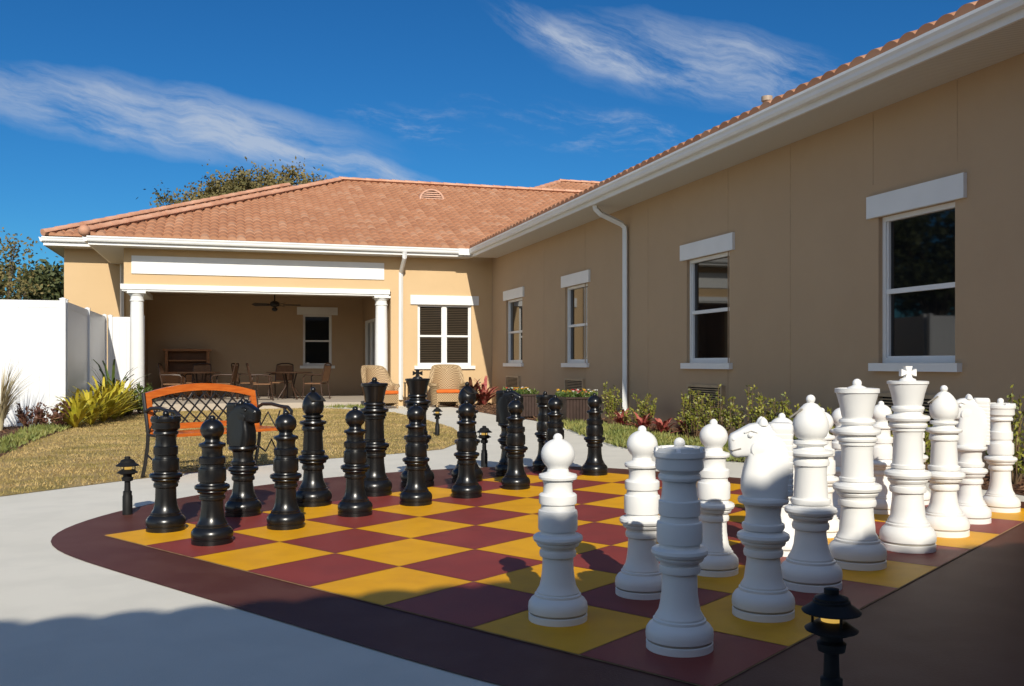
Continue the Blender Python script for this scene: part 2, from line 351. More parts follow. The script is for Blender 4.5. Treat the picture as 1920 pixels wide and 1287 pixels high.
# grass blades
def inpoly(x, y, P):
    c = False; n = len(P)
    for i in range(n):
        a, b_ = P[i], P[i-1]
        if (a[1] > y) != (b_[1] > y) and x < (b_[0]-a[0])*(y-a[1])/(b_[1]-a[1])+a[0]: c = not c
    return c
def scatter(P, n, fn, mb):
    x0 = min(p[0] for p in P); x1 = max(p[0] for p in P); y0 = min(p[1] for p in P); y1 = max(p[1] for p in P); k = 0
    while k < n:
        x, y = random.uniform(x0, x1), random.uniform(y0, y1)
        if inpoly(x, y, P): fn(mb, x, y); k += 1
def blade(mb, x, y):
    z = gz(x)+.004; h = random.uniform(.012, .03); a = random.uniform(0, PI); c, s = math.cos(a)*.005, math.sin(a)*.005
    i = len(mb.v); mb.v += [(x-c, y-s, z), (x+c, y+s, z), (x+random.gauss(0, .015), y+random.gauss(0, .015), z+h)]; mb.f.append((i, i+1, i+2))
g = MB(); scatter([p for p in lawn_pts], 60000, blade, g); obj('grass', g, M['blade'], kind='stuff')
def chip(mb, x, y):
    z = gz(x)+.012; mb.leaf((x, y, z+random.uniform(0, .01)), random.uniform(.03, .08), .012, Vector((random.gauss(0, 1), random.gauss(0, 1), random.gauss(0, .25))).normalized())
g = MB(); scatter(bedR, 7000, chip, g); scatter(bedL, 5000, chip, g); obj('mulch_chips', g, M['chip'], kind='stuff')
def cover(mb, x, y):
    z = gz(x)+.005
    for _ in range(3): mb.leaf((x+random.gauss(0, .03), y+random.gauss(0, .03), z), random.uniform(.05, .13), .012, Vector((random.gauss(0, .6), random.gauss(0, .6), 1)).normalized())
g = MB()
scatter([px(*p) for p in [(1010, 792), (1060, 805), (1110, 824), (1160, 840), (1290, 860), (1450, 874), (1480, 860), (1300, 830), (1180, 808), (1080, 795)]], 2600, cover, g)
scatter([px(*p) for p in [(0, 856), (60, 828), (160, 793), (250, 777), (200, 772), (90, 795), (0, 830)]], 1500, cover, g)
scatter([px(*p) for p in [(590, 765), (700, 768), (690, 752), (600, 750)]], 900, cover, g)
obj('ground_cover', g, M['cover'], kind='stuff')

# ---------------------------------------------------------------- building
B = thing('courtyard_building', 'tan stucco single-storey building with clay tile roof and covered porch wrapping the courtyard', 'building', (0,0,0), A)
EZ = 3.95; SL = .42; EU = 5.86; EV = 23.28; RV = -2.30
def wall(mb, axis, p0, p1, a0, a1, z0, z1, holes):
    def bx(a, b_, c, d):
        if b_-a < 1e-4 or d-c < 1e-4: return
        if axis == 'u': mb.box(p0, p1, a, b_, c, d)     # plane of constant u
        else: mb.box(a, b_, p0, p1, c, d)
    cur = a0
    for h0, h1, hz0, hz1 in sorted(holes):
        bx(cur, h0, z0, z1); bx(h0, h1, z0, hz0); bx(h0, h1, hz1, z1); cur = h1
    bx(cur, a1, z0, z1)
def window(name, w_, z0, z1, loc, rz, lw, glass, mull=False, lint=.235, double=False):
    fr = MB(); t = .05
    fr.box(-w_/2, w_/2, .05, .13, z1-t, z1); fr.box(-w_/2, w_/2, .05, .13, z0, z0+t)
    fr.box(-w_/2, -w_/2+t, .05, .13, z0+t, z1-t); fr.box(w_/2-t, w_/2, .05, .13, z0+t, z1-t)
    zm = (z0+z1)/2-.02
    spans = [(-w_/2+t, w_/2-t)] if not double else [(-w_/2+t, -.05), (.05, w_/2-t)]
    if double: fr.box(-.05, .05, .045, .135, z0+t, z1-t)
    o = obj(name, fr, M['white'], B, loc=loc, rz=rz)
    for a, b_ in spans:
        s = MB(); s.box(a, b_, .06, .11, zm-.025, zm+.025)
        q = .022
        for (c, d) in ((z0+t, zm-.025), (zm+.025, z1-t)):
            s.box(a, a+q, .07, .12, c, d); s.box(b_-q, b_, .07, .12, c, d)
        s.box(a+q, b_-q, .07, .12, z0+t, z0+t+q)
        obj('sash', s, M['white'], o)
        for (c, d) in ((z0+t, zm), (zm, z1-t)):
            p = MB(); p.poly([(a+.001, .10, c), (b_-.001, .10, c), (b_-.001, .10, d), (a+.001, .10, d)]); obj('pane', p, glass, o)
    l_ = MB(); l_.box(-lw/2, lw/2, -.04, .02, z1+.002, z1+lint); obj('lintel', l_, M['white'], o)
    s = MB(); s.box(-w_/2-.09, w_/2+.09, -.06, .07, z0-.085, z0-.001); obj('sill', s, M['white'], o)
    return o
wins = []
for a, b_ in ((1813, 1630), (1378, 1279), (1107, 1055), (983, 946)):
    v0, v1 = wing_v(a), wing_v(b_); wins.append(((v0+v1)/2, v1-v0))
wm = MB(); holes = [(c-(l-.30)/2, c+(l-.30)/2, 1.05, 2.59) for c, l in wins]
wall(wm, 'u', D, D+.2, -3.4, FV+.2, -.15, 3.80, holes)
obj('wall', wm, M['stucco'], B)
for c, l in wins: window('window', l-.30, 1.05, 2.59, (D, c, 0), -PI/2, l, M['glass'])
for x in (1795, 1637, 1482, 1365, 1215, 1097, 1020):
    jm = MB(); v = wing_v(x); jm.box(D-.002, D+.01, v-.005, v+.005, 2.95 if x in (1637, 1795) else 0, 3.72)
    obj('control_joint', jm, M['joint'], B)
for c, l in wins:
    gm = MB(); gm.box(D-.06, D+.02, c-.52, c+.52, .70, .74); gm.box(D-.06, D+.02, c-.52, c+.52, .24, .28)
    for s in (-.52, .48): gm.box(D-.06, D+.02, c+s, c+s+.04, .28, .70)
    o = obj('air_grille', gm, M['grille'], B)
    lv = MB()
    for k in range(13): lv.box(D-.05, D-.005, c-.475, c+.475, .295+k*.031, .307+k*.031)
    obj('louvre', lv, M['grille'], o)
    bk = MB(); bk.box(D-.004, D+.01, c-.48, c+.48, .28, .70); obj('grille_back', bk, M['dark_in'], o)
# facade
fm = MB(); PU = -2.33; PR = 3.95
u0, u1 = fac_u(783), fac_u(884); dz0 = zpx(686, 24.6); dz1 = zpx(573, 24.6)
wall(fm, 'v', FV, FV+.2, PR, D, -.15, 3.80, [(u0, u1, dz0, dz1)])
fm.box(PU, PR, FV, FV+.3, 2.86, 3.80)
fm.box(PU, PU+.3, FV+.3, 29.1, 2.86, 3.80)
fm.box(-4.2, -2.2, 27.8, 28.0, -.2, 4.3); fm.box(-4.2, -4.0, 28.0, 36, -.2, 4.3)
obj('porch_wall', fm, M['stucco_lit'], B)
BV = 29.1; fm = MB()
bw0, bw1 = BV*math.tan(th(568)), BV*math.tan(th(622))
wall(fm, 'v', BV, BV+.2, -2.4, PR+.2, -.1, 3.9, [(bw0, bw1, zpx(686, 28.3), zpx(590, 28.3))])
wall(fm, 'u', PR+.001, PR+.2, FV+.2, BV, -.1, 3.9, [(26.5, 28.4, .08, 2.3)])
fm.box(-2.4, -2.2, 28.0, BV, -.1, 4.0)
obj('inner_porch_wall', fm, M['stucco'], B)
window('window', u1-u0, dz0, dz1, ((u0+u1)/2, FV, 0), 0, fac_u(896)-fac_u(768), M['blind'], double=True, lint=.24)
window('window', bw1-bw0, zpx(686, 28.3), zpx(590, 28.3), ((bw0+bw1)/2, BV, 0), 0, bw1-bw0+.35, M['glass'])
pm = MB(); pm.box(-2.16, fac_u(720), FV-.03, FV+.01, 3.15, 3.57); obj('fascia_panel', pm, M['white'], B)
pm = MB(); pm.box(PU-.07, PR-.03, FV-.06, FV+.36, 2.78, 2.90); pm.box(PU-.04, PR-.05, FV-.03, FV+.33, 2.74, 2.78); pm.box(PU-.07, PU+.36, FV+.36, 27.8, 2.78, 2.9); obj('porch_beam', pm, M['white'], B)
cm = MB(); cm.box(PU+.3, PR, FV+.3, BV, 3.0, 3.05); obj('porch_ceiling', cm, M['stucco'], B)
for x in (257, 715):
    u = fac_u(x, FV+.15); k = MB()
    k.box(-.2, .2, -.2, .2, 0, .1)
    k.lathe([(.19, .1), (.195, .13), (.185, .16), (.165, .18), (.162, .9), (.158, 1.6), (.145, 2.35), (.143, 2.42), (.16, 2.43), (.16, 2.46), (.145, 2.47), (.145, 2.54), (.18, 2.58), (.19, 2.61)], 40)
    k.box(-.205, .205, -.205, .205, 2.61, 2.66)
    obj('column', k, M['white'], B, True, 40, loc=(u, FV+.15, .08))
# side door of porch
dm = MB(); dm.box(PR-.02, PR+.08, 26.5, 26.57, .08, 2.3); dm.box(PR-.02, PR+.08, 28.33, 28.4, .08, 2.3); dm.box(PR-.02, PR+.08, 26.57, 28.33, 2.23, 2.3); dm.box(PR, PR+.07, 27.4, 27.5, .1, 2.23)
o = obj('patio_door', dm, M['white'], B); p = MB(); p.poly([(PR+.05, 26.57, .1), (PR+.05, 28.33, .1), (PR+.05, 28.33, 2.23), (PR+.05, 26.57, 2.23)]); obj('pane', p, M['glass'], o)
# soffits, gutters, fascia
RL = -4.6; SZ = 3.735
s = MB(); s.box(EU+.09, D, RV, EV+.07, SZ, SZ+.03); s.box(-3.0, EU+.09, EV+.07, FV, SZ+.001, SZ+.031); s.box(-3.0, PU, FV, 27.8, SZ, SZ+.03); s.box(-14, EU+.2, RV-.75, RV-.07, SZ, SZ+.03)
s.box(RL+.05, -4.2, 27.2, 36, 4.12, 4.15); s.box(-4.2, -2.2, 27.2, 27.8, 4.12, 4.15)
obj('soffit', s, M['soffit'], B)
def gutter(name, pts2, along, z):   # profile in (outward,z) swept along a straight line, local frame
    prof = [(0, -.12), (-.065, -.12), (-.082, -.09), (-.087, -.055), (-.102, -.028), (-.102, 0), (-.09, 0), (-.085, -.02), (0, -.02)]
    mb = MB(); (a, b_) = pts2
    for (P) in (a, b_):
        for o_, z_ in prof: mb.v.append((P[0]+along[0]*o_, P[1]+along[1]*o_, z+z_))
    n = len(prof)
    for k in range(n): mb.f.append((k, (k+1) % n, n+(k+1) % n, n+k))
    mb.f.append(tuple(range(n))); mb.f.append(tuple(range(2*n-1, n-1, -1)))
    return obj(name, mb, M['white'], B)
GZ = 3.925
gutter('gutter', ((EU+.06, RV), (EU+.06, EV+.02)), (1, 0), GZ)
gutter('gutter', ((-3.05, EV+.06), (EU-.04, EV+.06)), (0, 1), GZ)
gutter('gutter', ((-3.04, EV+.0), (-3.04, 27.6)), (1, 0), GZ)
gutter('gutter', ((RL-.03, 27.18), (-3.1, 27.18)), (0, 1), 4.34)
gutter('gutter', ((RL-.01, 27.2), (RL-.01, 36)), (1, 0), 4.34)
f = MB(); f.box(EU+.062, EU+.09, RV, EV+.07, SZ, 3.93); f.box(-3.03, EU+.06, EV+.062, EV+.09, SZ, 3.93); f.box(-3.03, -3.0, EV+.09, 27.6, SZ, 3.93)
f.box(-14, EU+.1, RV-.07, RV-.04, SZ, 3.93); f.box(RL, -3.1, 27.183, 27.2, 4.12, 4.34); f.box(RL, RL+.02, 27.2, 36, 4.12, 4.34)
f.box(EU-.3, EU+.05, EV-.05, EV-.0, 3.77, 3.93)
obj('fascia', f, M['white'], B)
def roof(P0, e_, n_, rmax, lo, hi, tw=.205, cl=.29, slope=SL, name='roof'):
    mb = MB(); mb.uv = []; cs_ = cl*math.cos(math.atan(slope)); k = 0; S = 8
    P0 = Vector(P0); e_ = Vector((*e_, 0)); n_ = Vector((*n_, 0))
    while k*cs_ < rmax-1e-3:
        r0 = k*cs_; r1 = min(rmax, r0+cs_); rm = (r0+r1)/2; a0, a1 = lo(rm), hi(rm); st = tw/S
        i0, i1 = math.ceil(a0/st), math.floor(a1/st)
        if i1 > i0:
            base = len(mb.v); n = i1-i0+1
            for (r, kind) in ((r0-.01, 0), (r0-.012, 1), (r1, 2)):
                for i in range(i0, i1+1):
                    a = i*st; tl = math.floor(a/tw+1e-6); hsh = ((tl*73+k*151) % 17)/17*.006
                    ph = (a/tw) % 1.0; wv = .050*math.sin(PI*ph)**.75 if 0 < ph < 1 else 0
                    h = -.01 if kind == 0 else (wv+.022+hsh if kind == 1 else wv)
                    p = P0+e_*a+n_*r+Vector((0, 0, slope*r+h)); mb.v.append(tuple(p)); mb.uv.append(((i+.01)/S, k+.5))
            for row in range(2):
                for i in range(n-1): q = base+row*n+i; mb.f.append((q, q+1, q+n+1, q+n))
        k += 1
    return obj(name, mb, M['tile'], B, True, 50)
roof((0, EV, EZ), (1, 0), (0, 1), 6.5, lambda r: -3.12+r, lambda r: EU+r)                        # porch front slope
roof((-3.12, 0, EZ), (0, 1), (1, 0), 4.2, lambda r: EV+r, lambda r: 27.5)                       # porch left slope
roof((0, 27.1, 4.38), (1, 0), (0, 1), 6.6, lambda r: RL+r*1.0, lambda r: -2.4+r*1.05)       # rear block front
roof((RL, 0, 4.38), (0, 1), (1, 0), 6.6, lambda r: 27.1+r, lambda r: 40-r)
roof((0, 29.9, 6.4), (1, 0), (0, 1), 3.1, lambda r: 8.6+r, lambda r: 20)                       # far block by the wing
roof((EU, 0, EZ), (0, 1), (1, 0), 1.0, lambda r: RV-r, lambda r: EV+r, tw=.235)                        # wing slope, first courses
roof((0, RV+.02, EZ), (1, 0), (0, -1), 1.0, lambda r: -14, lambda r: EU+r, tw=.27)                       # slope behind the viewer
rp_ = MB(); rp_.poly([(EU+.95, RV-1, EZ+.95*SL), (EU+.95, EV+.95, EZ+.95*SL), (EU+7, EV+7, EZ+7*SL), (EU+7, RV-7, EZ+7*SL)])
rp_.poly([(-14, RV-.9, EZ+.95*SL), (EU+.9, RV-.9, EZ+.95*SL), (EU+6, RV-6, EZ+6*SL), (-14, RV-6, EZ+6*SL)])
rp_.poly([(3.4, EV+6.5, EZ+6.5*SL-.02), (13, EV+6.5, EZ+6.5*SL-.02), (14, EV+13, EZ), (3.4, EV+13, EZ)])
rp_.uv = [(i*.9, i*.7) for i in range(len(rp_.v))]
obj('roof_slope', rp_, M['tile'], B)
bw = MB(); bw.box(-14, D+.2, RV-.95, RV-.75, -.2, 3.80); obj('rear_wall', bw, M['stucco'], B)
def caps(P0, P1, r=.085):
    P0, P1 = Vector(P0), Vector(P1); n = max(1, int((P1-P0).length/.4)); mb = MB()
    for k in range(n):
        a = P0.lerp(P1, k/n); b_ = P0.lerp(P1, (k+1.12)/n); mb.tube([a, b_], [r*1.12, r*.9], 10)
    mm = MB(); d = (P1-P0).normalized(); s_ = d.cross(Vector((0, 0, 1))).normalized()*.15; dn = Vector((0, 0, -.03))
    mm.poly([P0-s_+dn*.2, P0+s_+dn*.2, P1+s_+dn*.2, P1-s_+dn*.2])
    o = obj('ridge_cap', mb, M['capt'], B, True, 50); obj('mortar_bed', mm, M['mortar'], o)
caps((-3.15, EV, EZ+.08), (3.4, EV+6.52, EZ+6.5*SL+.08)); caps((3.3, EV+6.5, EZ+6.5*SL+.07), (12.4, EV+6.5, EZ+6.5*SL+.07))
caps((RL, 27.1, 4.44), (RL+6.6, 33.7, 4.38+6.6*SL+.06)); caps((8.7, 29.95, 6.45), (11.72, 33.0, 7.72)); caps((11.7, 33.0, 7.74), (20, 33.0, 7.74))
tip = MB(); tip.ball((-3.1, EV-.0, EZ+.09), .13, 14); obj('hip_end_tile', tip, M['capt'], B, True)
# half round roof vent
vu, vv = 5.87, 28.0; vz = EZ+SL*(vv-EV)+.02
vm = MB(); R_ = .38; n = 16
for yo, rr in ((-.02, R_), (-.02, R_-.05), (.55, R_-.05), (.55, R_)):
    for k in range(n+1): t = PI*k/n; vm.v.append((vu-rr*math.cos(t), vv+yo, vz+rr*math.sin(t)*.85))
for q in range(3):
    for k in range(n): a = q*(n+1)+k; vm.f.append((a, a+1, a+n+2, a+n+1))
for k in range(n): a = k; b_ = 3*(n+1)+k; vm.f.append((a, b_, b_+1, a+1))
o = obj('roof_vent', vm, M['mortar'], B, True)
lv = MB()
for k in range(5):
    z_ = .02+k*.062; hw = math.sqrt(max(0, 1-(z_/(R_*.85))**2))*R_-.05
    if hw > .03: lv.box(vu-hw, vu+hw, vv-.0, vv+.03, vz+z_, vz+z_+.035)
obj('louvre', lv, M['mortar'], o)
bk = MB(); bk.box(vu-.3, vu+.3, vv+.05, vv+.06, vz, vz+.2); obj('vent_back', bk, M['dark_in'], o)
pp = MB(); pu = 7.0; pvv = wing_v(1438, pu); pp.lathe([(.05, 4.2), (.05, 4.58), (.075, 4.6), (.075, 4.66)], 16, (pu, pvv, 0)); obj('vent_pipe', pp, M['pipe'], B, True)
# downspouts
dv = wing_v(1178)
def rect_pipe(mb, pts, w_): mb.tube(pts, w_, 4)
dn = MB(); rect_pipe(dn, [(EU+.14, dv+.04, 3.78), (EU+.16, dv+.04, 3.68), (EU+.24, dv+.03, 3.60), (D-.12, dv+.01, 3.44), (D-.06, dv, 3.38), (D-.055, dv, 3.28), (D-.055, dv, .25), (D-.2, dv, .12)], .055)
obj('downspout', dn, M['white'], B)
dn = MB(); du = fac_u(751); rect_pipe(dn, [(du, EV+.0, 3.80), (du, EV+.02, 3.66), (du, FV-.07, 3.35), (du, FV-.055, 3.2), (du, FV-.055, .12)], .055); obj('downspout', dn, M['white'], B)
dn = MB(); rect_pipe(dn, [(-2.93, 27.1, 4.1), (-2.75, 27.72, 3.8), (-2.75, 27.74, .2)], .055); obj('downspout', dn, M['white'], B)

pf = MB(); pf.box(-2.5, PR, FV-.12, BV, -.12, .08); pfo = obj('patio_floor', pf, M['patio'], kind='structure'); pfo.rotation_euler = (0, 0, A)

# ---------------------------------------------------------------- fence
def fence(label, uA, uB, vA, vB, npan):
    a, b_ = uv2w(uA, vA), uv2w(uB, vB); d = (b_-a); L_ = d.length; ang = math.atan2(d.y, d.x); g0 = gz(a.x)
    t = thing('vinyl_fence', label, 'fence', (a.x, a.y, g0), ang, 'white vinyl privacy fences')
    H_ = 2.22-g0; pw = L_/npan
    for k in range(npan):
        x0, x1 = k*pw+.052, (k+1)*pw-.052
        p = MB(); p.box(x0, x1, -.024, .024, H_-.15, H_-.02); p.box(x0, x1, -.024, .024, .06, .2)
        nb = max(3, int((x1-x0)/.16)); bw_ = (x1-x0)/nb
        for j in range(nb): p.box(x0+j*bw_+.001, x0+(j+1)*bw_-.001, -.018, .018, .2, H_-.15)
        obj('fence_panel', p, M['vinyl'], t)
    for k in range(npan+1):
        q = MB(); q.box(k*pw-.05, k*pw+.05, -.05, .05, 0, H_); o = obj('fence_post', q, M['vinyl'], t)
        c = MB(); c.lathe([(.08, H_+.0), (.08, H_+.015), (.004, H_+.04)], 4, (k*pw, 0, 0), PI/4); obj('post_cap', c, M['vinyl'], o)
fence('white vinyl fence panels in the left foreground of the courtyard bed', -10.4, -2.91, 19.14, 19.14, 3)
fence('white vinyl fence running back in shade toward the porch', -2.91, -2.91, 19.35, 25.3, 2)
fence('short white vinyl fence panel beside the left porch column', -2.8, -2.05, 25.5, 25.5, 1)

# ---------------------------------------------------------------- chess pieces
def lower(rb, zc, k=.52):
    return [(rb*.95, 0), (rb*.985, .006), (rb*.985, .038), (rb*.94, .042), (rb*.94, .050), (rb*.99, .054), (rb, .075), (rb*.98, .098), (rb*.90, .118), (rb*.78, .133), (rb*.78, .145), (rb*.72, .149), (rb*.72, .158),
            (rb*.62, .185), (rb*k*1.10, .22), (rb*k*1.02, .27), (rb*k*1.0, zc-.12), (rb*k*1.0, zc-.10), (rb*k*1.16, zc-.094), (rb*k*1.20, zc-.078), (rb*k*1.16, zc-.064), (rb*k*1.10, zc-.060), (rb*k*1.12, zc-.046), (rb*.68, zc-.040), (rb*.72, zc-.028), (rb*.70, zc-.020),
            (rb*.80, zc-.014), (rb*.84, zc+.000), (rb*.82, zc+.014), (rb*.74, zc+.022), (rb*.62, zc+.024), (rb*.60, zc+.032)]
P = {}
rb = .160
P['pawn'] = dict(H=.755, base=lower(rb, .44), body=[(.094, .472), (.094, .482), (.104, .486), (.106, .50), (.106, .575), (.103, .59), (.094, .594), (.090, .61), (.090, .622), (.100, .627), (.102, .645), (.102, .672), (.094, .680), (.080, .684), (.078, .70), (.077, .73), (.084, .752), (.101, .758), (.104, .770), (.101, .782), (.080, .787), (.060, .795), (.055, .815)],
    head=[(.055, .812)]+[(.091*math.sin(t), .888-.091*math.cos(t)*.93) for t in [rad(x) for x in range(42, 170, 10)]]+[(.014, .972)], fin=(.976, .026))
P['rook'] = dict(H=.765, base=lower(rb, .46), body=[(.095, .492), (.095, .502), (.106, .506), (.108, .52), (.108, .588), (.105, .602), (.094, .606), (.09, .622), (.09, .632), (.098, .637), (.099, .655), (.098, .702), (.088, .708), (.084, .73), (.08, .78), (.083, .797), (.098, .802), (.101, .814), (.098, .826), (.090, .832)],
    head=[(.090, .83), (.096, .84), (.112, .853), (.114, .862), (.112, .90), (.114, .905), (.121, .912), (.122, .935), (.119, .94), (.10, .942), (.07, .950), (.035, .955), (.02, .962)], fin=(.974, .027))
rq = .15
P['queen'] = dict(H=.943, base=lower(rq, .42, .55), body=[(.085, .452), (.092, .458), (.092, .474), (.084, .478), (.083, .50), (.080, .62), (.085, .645), (.093, .649), (.093, .665), (.102, .670), (.104, .682), (.100, .692), (.094, .696), (.10, .70), (.118, .708), (.121, .720), (.118, .732), (.090, .738), (.080, .745), (.076, .755), (.09, .762), (.094, .772), (.09, .782), (.078, .788)],
    head=[(.074, .786), (.079, .80), (.090, .86), (.105, .915), (.107, .922), (.114, .926), (.114, .948), (.10, .95), (.092, .938), (.06, .942), (.045, .955), (.02, .966)], fin=(.976, .024))
rk = .145
P['king'] = dict(H=1.0, base=lower(rk, .41, .55), body=[(.08, .442), (.088, .448), (.088, .464), (.080, .468), (.078, .49), (.074, .62), (.080, .645), (.088, .650), (.088, .665), (.098, .670), (.100, .682), (.095, .690), (.09, .694), (.098, .70), (.110, .706), (.114, .718), (.110, .730), (.082, .736), (.072, .742), (.070, .752), (.082, .760), (.085, .770), (.082, .780), (.072, .784)],
    head=[(.07, .782), (.076, .80), (.086, .85), (.10, .895), (.101, .901), (.107, .904), (.107, .918), (.095, .92), (.085, .905), (.05, .912), (.03, .922)], fin=None)
rbi = .158
P['bishop'] = dict(H=.88, base=lower(rbi, .40, .5), body=[(.09, .432), (.10, .438), (.102, .450), (.100, .462), (.086, .468), (.086, .49), (.080, .60), (.083, .632), (.093, .637), (.094, .655), (.090, .668), (.086, .672), (.09, .682), (.110, .689), (.114, .701), (.110, .713), (.080, .719), (.068, .724), (.066, .735), (.08, .742), (.089, .75), (.087, .762), (.06, .768)],
    head=[(.058, .768), (.078, .785), (.088, .81), (.092, .84), (.088, .87), (.076, .90), (.056, .93), (.034, .952), (.018, .96)], fin=(.978, .024))
P['knight'] = dict(H=.81, base=lower(.155, .40, .53), body=[(.09, .432), (.102, .438), (.106, .450), (.104, .466), (.092, .472), (.088, .49), (.085, .51), (.09, .55), (.10, .562), (.122, .570), (.126, .583), (.122, .597), (.09, .606)], head=None, fin=None)
def horse(t, m_, h, white):
    # neck and head as one boxy lofted surface: (x, z, in-plane radius, side radius, section tilt in degrees)
    sec = [(-.010, .600, .108, .092, 0), (-.010, .635, .120, .090, 0), (-.012, .680, .122, .086, 0), (-.018, .730, .118, .080, 0), (-.024, .780, .112, .076, 2), (-.026, .820, .110, .073, 8),
           (-.018, .856, .110, .070, 22), (.006, .880, .104, .067, 48), (.040, .886, .092, .063, 74), (.070, .882, .084, .058, 88), (.096, .874, .075, .053, 93), (.118, .866, .068, .049, 96), (.138, .860, .064, .047, 96), (.154, .857, .059, .044, 96), (.166, .855, .045, .034, 96), (.170, .854, .018, .016, 96)]
    g = MB(); n = 40
    for x, z, ri, rs, tl in sec:
        a = rad(tl); dx, dz = math.cos(a), -math.sin(a); pw_ = .48 if z > .70 else .7
        for k in range(n):
            q = 2*PI*k/n; c = math.cos(q); s_ = math.sin(q)
            c = math.copysign(abs(c)**pw_, c); s_ = math.copysign(abs(s_)**pw_, s_)
            g.v.append(((x+dx*ri*c)*h, rs*s_*h, (z+dz*ri*c)*h))
    for j in range(len(sec)-1):
        for k in range(n): g.f.append((j*n+k, j*n+(k+1) % n, (j+1)*n+(k+1) % n, (j+1)*n+k))
    g.f.append(tuple(range(n-1, -1, -1))); g.f.append(tuple((len(sec)-1)*n+k for k in range(n)))
    hd = obj('horse_head', g, m_, t, True, 38)
    for s_ in (-1, 1):
        e_ = MB(); e_.ball((.070*h, s_*.055*h, .912*h), .015*h, 12); obj('eye', e_, m_, hd, True)
        e_ = MB(); e_.tube([(.035*h, s_*.061*h, .928*h), (.066*h, s_*.060*h, .938*h), (.098*h, s_*.052*h, .924*h)], .006*h, 8); obj('brow', e_, m_, hd, True)
        e_ = MB(); e_.lathe([(.030*h, 0), (.030*h, .012*h), (.020*h, .030*h), (.004*h, .042*h)], 12, (.005*h, s_*.036*h, .960*h), sx=.85); obj('ear', e_, m_, hd, True)
        e_ = MB(); e_.lathe([(.012*h, -.012*h), (.044*h, -.008*h), (.050*h, 0), (.044*h, .008*h), (.012*h, .011*h)], 20, (0, 0, 0))
        T = Matrix.Translation((.020*h, s_*.060*h, .842*h)) @ Matrix.Rotation(PI/2, 4, 'X'); e_.v = [tuple(T @ Vector(p)) for p in e_.v]; obj('cheek', e_, m_, hd, True)
        e_ = MB(); e_.ball((.150*h, s_*.039*h, .890*h), .011*h, 10); obj('nostril', e_, m_, hd, True)
        e_ = MB(); e_.tube([(.171*h, s_*.012*h, .834*h), (.156*h, s_*.046*h, .834*h), (.115*h, s_*.052*h, .846*h)], .0035*h, 6); obj('mouth', e_, M['groove'] if white else m_, hd, True)
    # low carved steps of the mane, just proud of the back of the neck
    g = MB(); pr = []; zz = .612
    while zz < .93:
        r_ = .060; pr += [(r_*.955*h, zz*h), (r_*1.0*h, (zz+.022)*h), (r_*1.0*h, (zz+.025)*h)]; zz += .028
    pr += [(.058*h, .962*h), (.050*h, .972*h)]
    g.lathe(pr, 40, (-.083*h, 0, 0), sx=1.0, sy=1.12, sq=.42)
    obj('mane', g, m_, hd, True, 20)
def make_piece(kind, colr, loc, rz, label):
    p = P[kind]; H_ = p['H']; m_ = M['pwhite'] if colr == 'white' else M['pblack']
    t = thing('chess_'+kind, label, 'chess piece', loc, rz, f'{colr} giant chess pieces')
    sc = lambda pr: [(r*H_, z*H_) for r, z in pr]
    g = MB(); g.lathe(sc(p['base']), 56); obj('base', g, m_, t, True, 28)
    g = MB(); g.lathe(sc(p['body']), 56); obj('body', g, m_, t, True, 28)
    if colr == 'white':
        g = MB(); r_ = p['base'][3][0]*H_+.0015; g.lathe([(r_, .0425*H_), (r_, .0495*H_)], 56); obj('groove', g, M['groove'], t)
    if p['head']:
        g = MB(); g.lathe(sc(p['head']), 56); hd = obj('crown' if kind in ('queen', 'king', 'rook') else 'head', g, m_, t, True, 30)
        if kind == 'rook':
            g = MB()
            for k in range(6):
                a0, a1 = 2*PI*k/6+.09, 2*PI*(k+1)/6-.09; i = len(g.v); S = 8
                for s in range(S+1):
                    a = a0+(a1-a0)*s/S
                    for r_, z_ in ((.1205, .936), (.10, .936), (.102, .955), (.118, .955)): g.v.append((r_*H_*math.cos(a), r_*H_*math.sin(a), z_*H_))
                for s in range(S):
                    for q in range(4): g.f.append((i+s*4+q, i+s*4+(q+1) % 4, i+s*4+4+(q+1) % 4, i+s*4+4+q))
                g.f.append((i, i+1, i+2, i+3)); g.f.append((i+S*4+3, i+S*4+2, i+S*4+1, i+S*4))
            obj('battlement', g, m_, hd)
        if kind == 'bishop':
            g = MB(); T = Matrix.Translation((.058*H_, 0, .90*H_)) @ Matrix.Rotation(rad(35), 4, 'Y')
            g.box(-.05*H_, .03*H_, -.07*H_, .07*H_, -.004, .004, T); obj('slit', g, M['groove'] if colr == 'white' else M['dark_in'], hd)
        if p['fin']:
            g = MB(); z_, r_ = p['fin']; g.ball((0, 0, z_*H_), r_*H_, 20); obj('finial', g, m_, hd, True, 60)
        if kind == 'king':
            g = MB(); h = H_
            g.lathe([(.03*h, .91*h), (.045*h, .918*h), (.04*h, .93*h), (.02*h, .938*h), (.016*h, .945*h)], 24)
            def plate(pts):
                i = len(g.v); n = len(pts)
                for yo in (-.016*h, .016*h): g.v += [(x*h, yo, z*h) for x, z in pts]
                g.f.append(tuple(i+k for k in range(n))); g.f.append(tuple(i+n+k for k in range(n-1, -1, -1)))
                for k in range(n): g.f.append((i+k, i+n+k, i+n+(k+1) % n, i+(k+1) % n))
            plate([(-.02, .935), (.02, .935), (.012, .957), (.042, .945), (.042, .985), (.012, .973), (.02, 1.0), (-.02, 1.0), (-.012, .973), (-.042, .985), (-.042, .945), (-.012, .957)])
            obj('cross', g, m_, hd, rz=PI/4)
    if kind == 'knight': horse(t, m_, H_, colr == 'white')
    return t
faceW = math.atan2(E1.y, E1.x)+PI; faceB = math.atan2(E1.y, E1.x)
ordn = ['first', 'second', 'third', 'fourth', 'fifth', 'sixth', 'seventh', 'eighth']
protos = {}
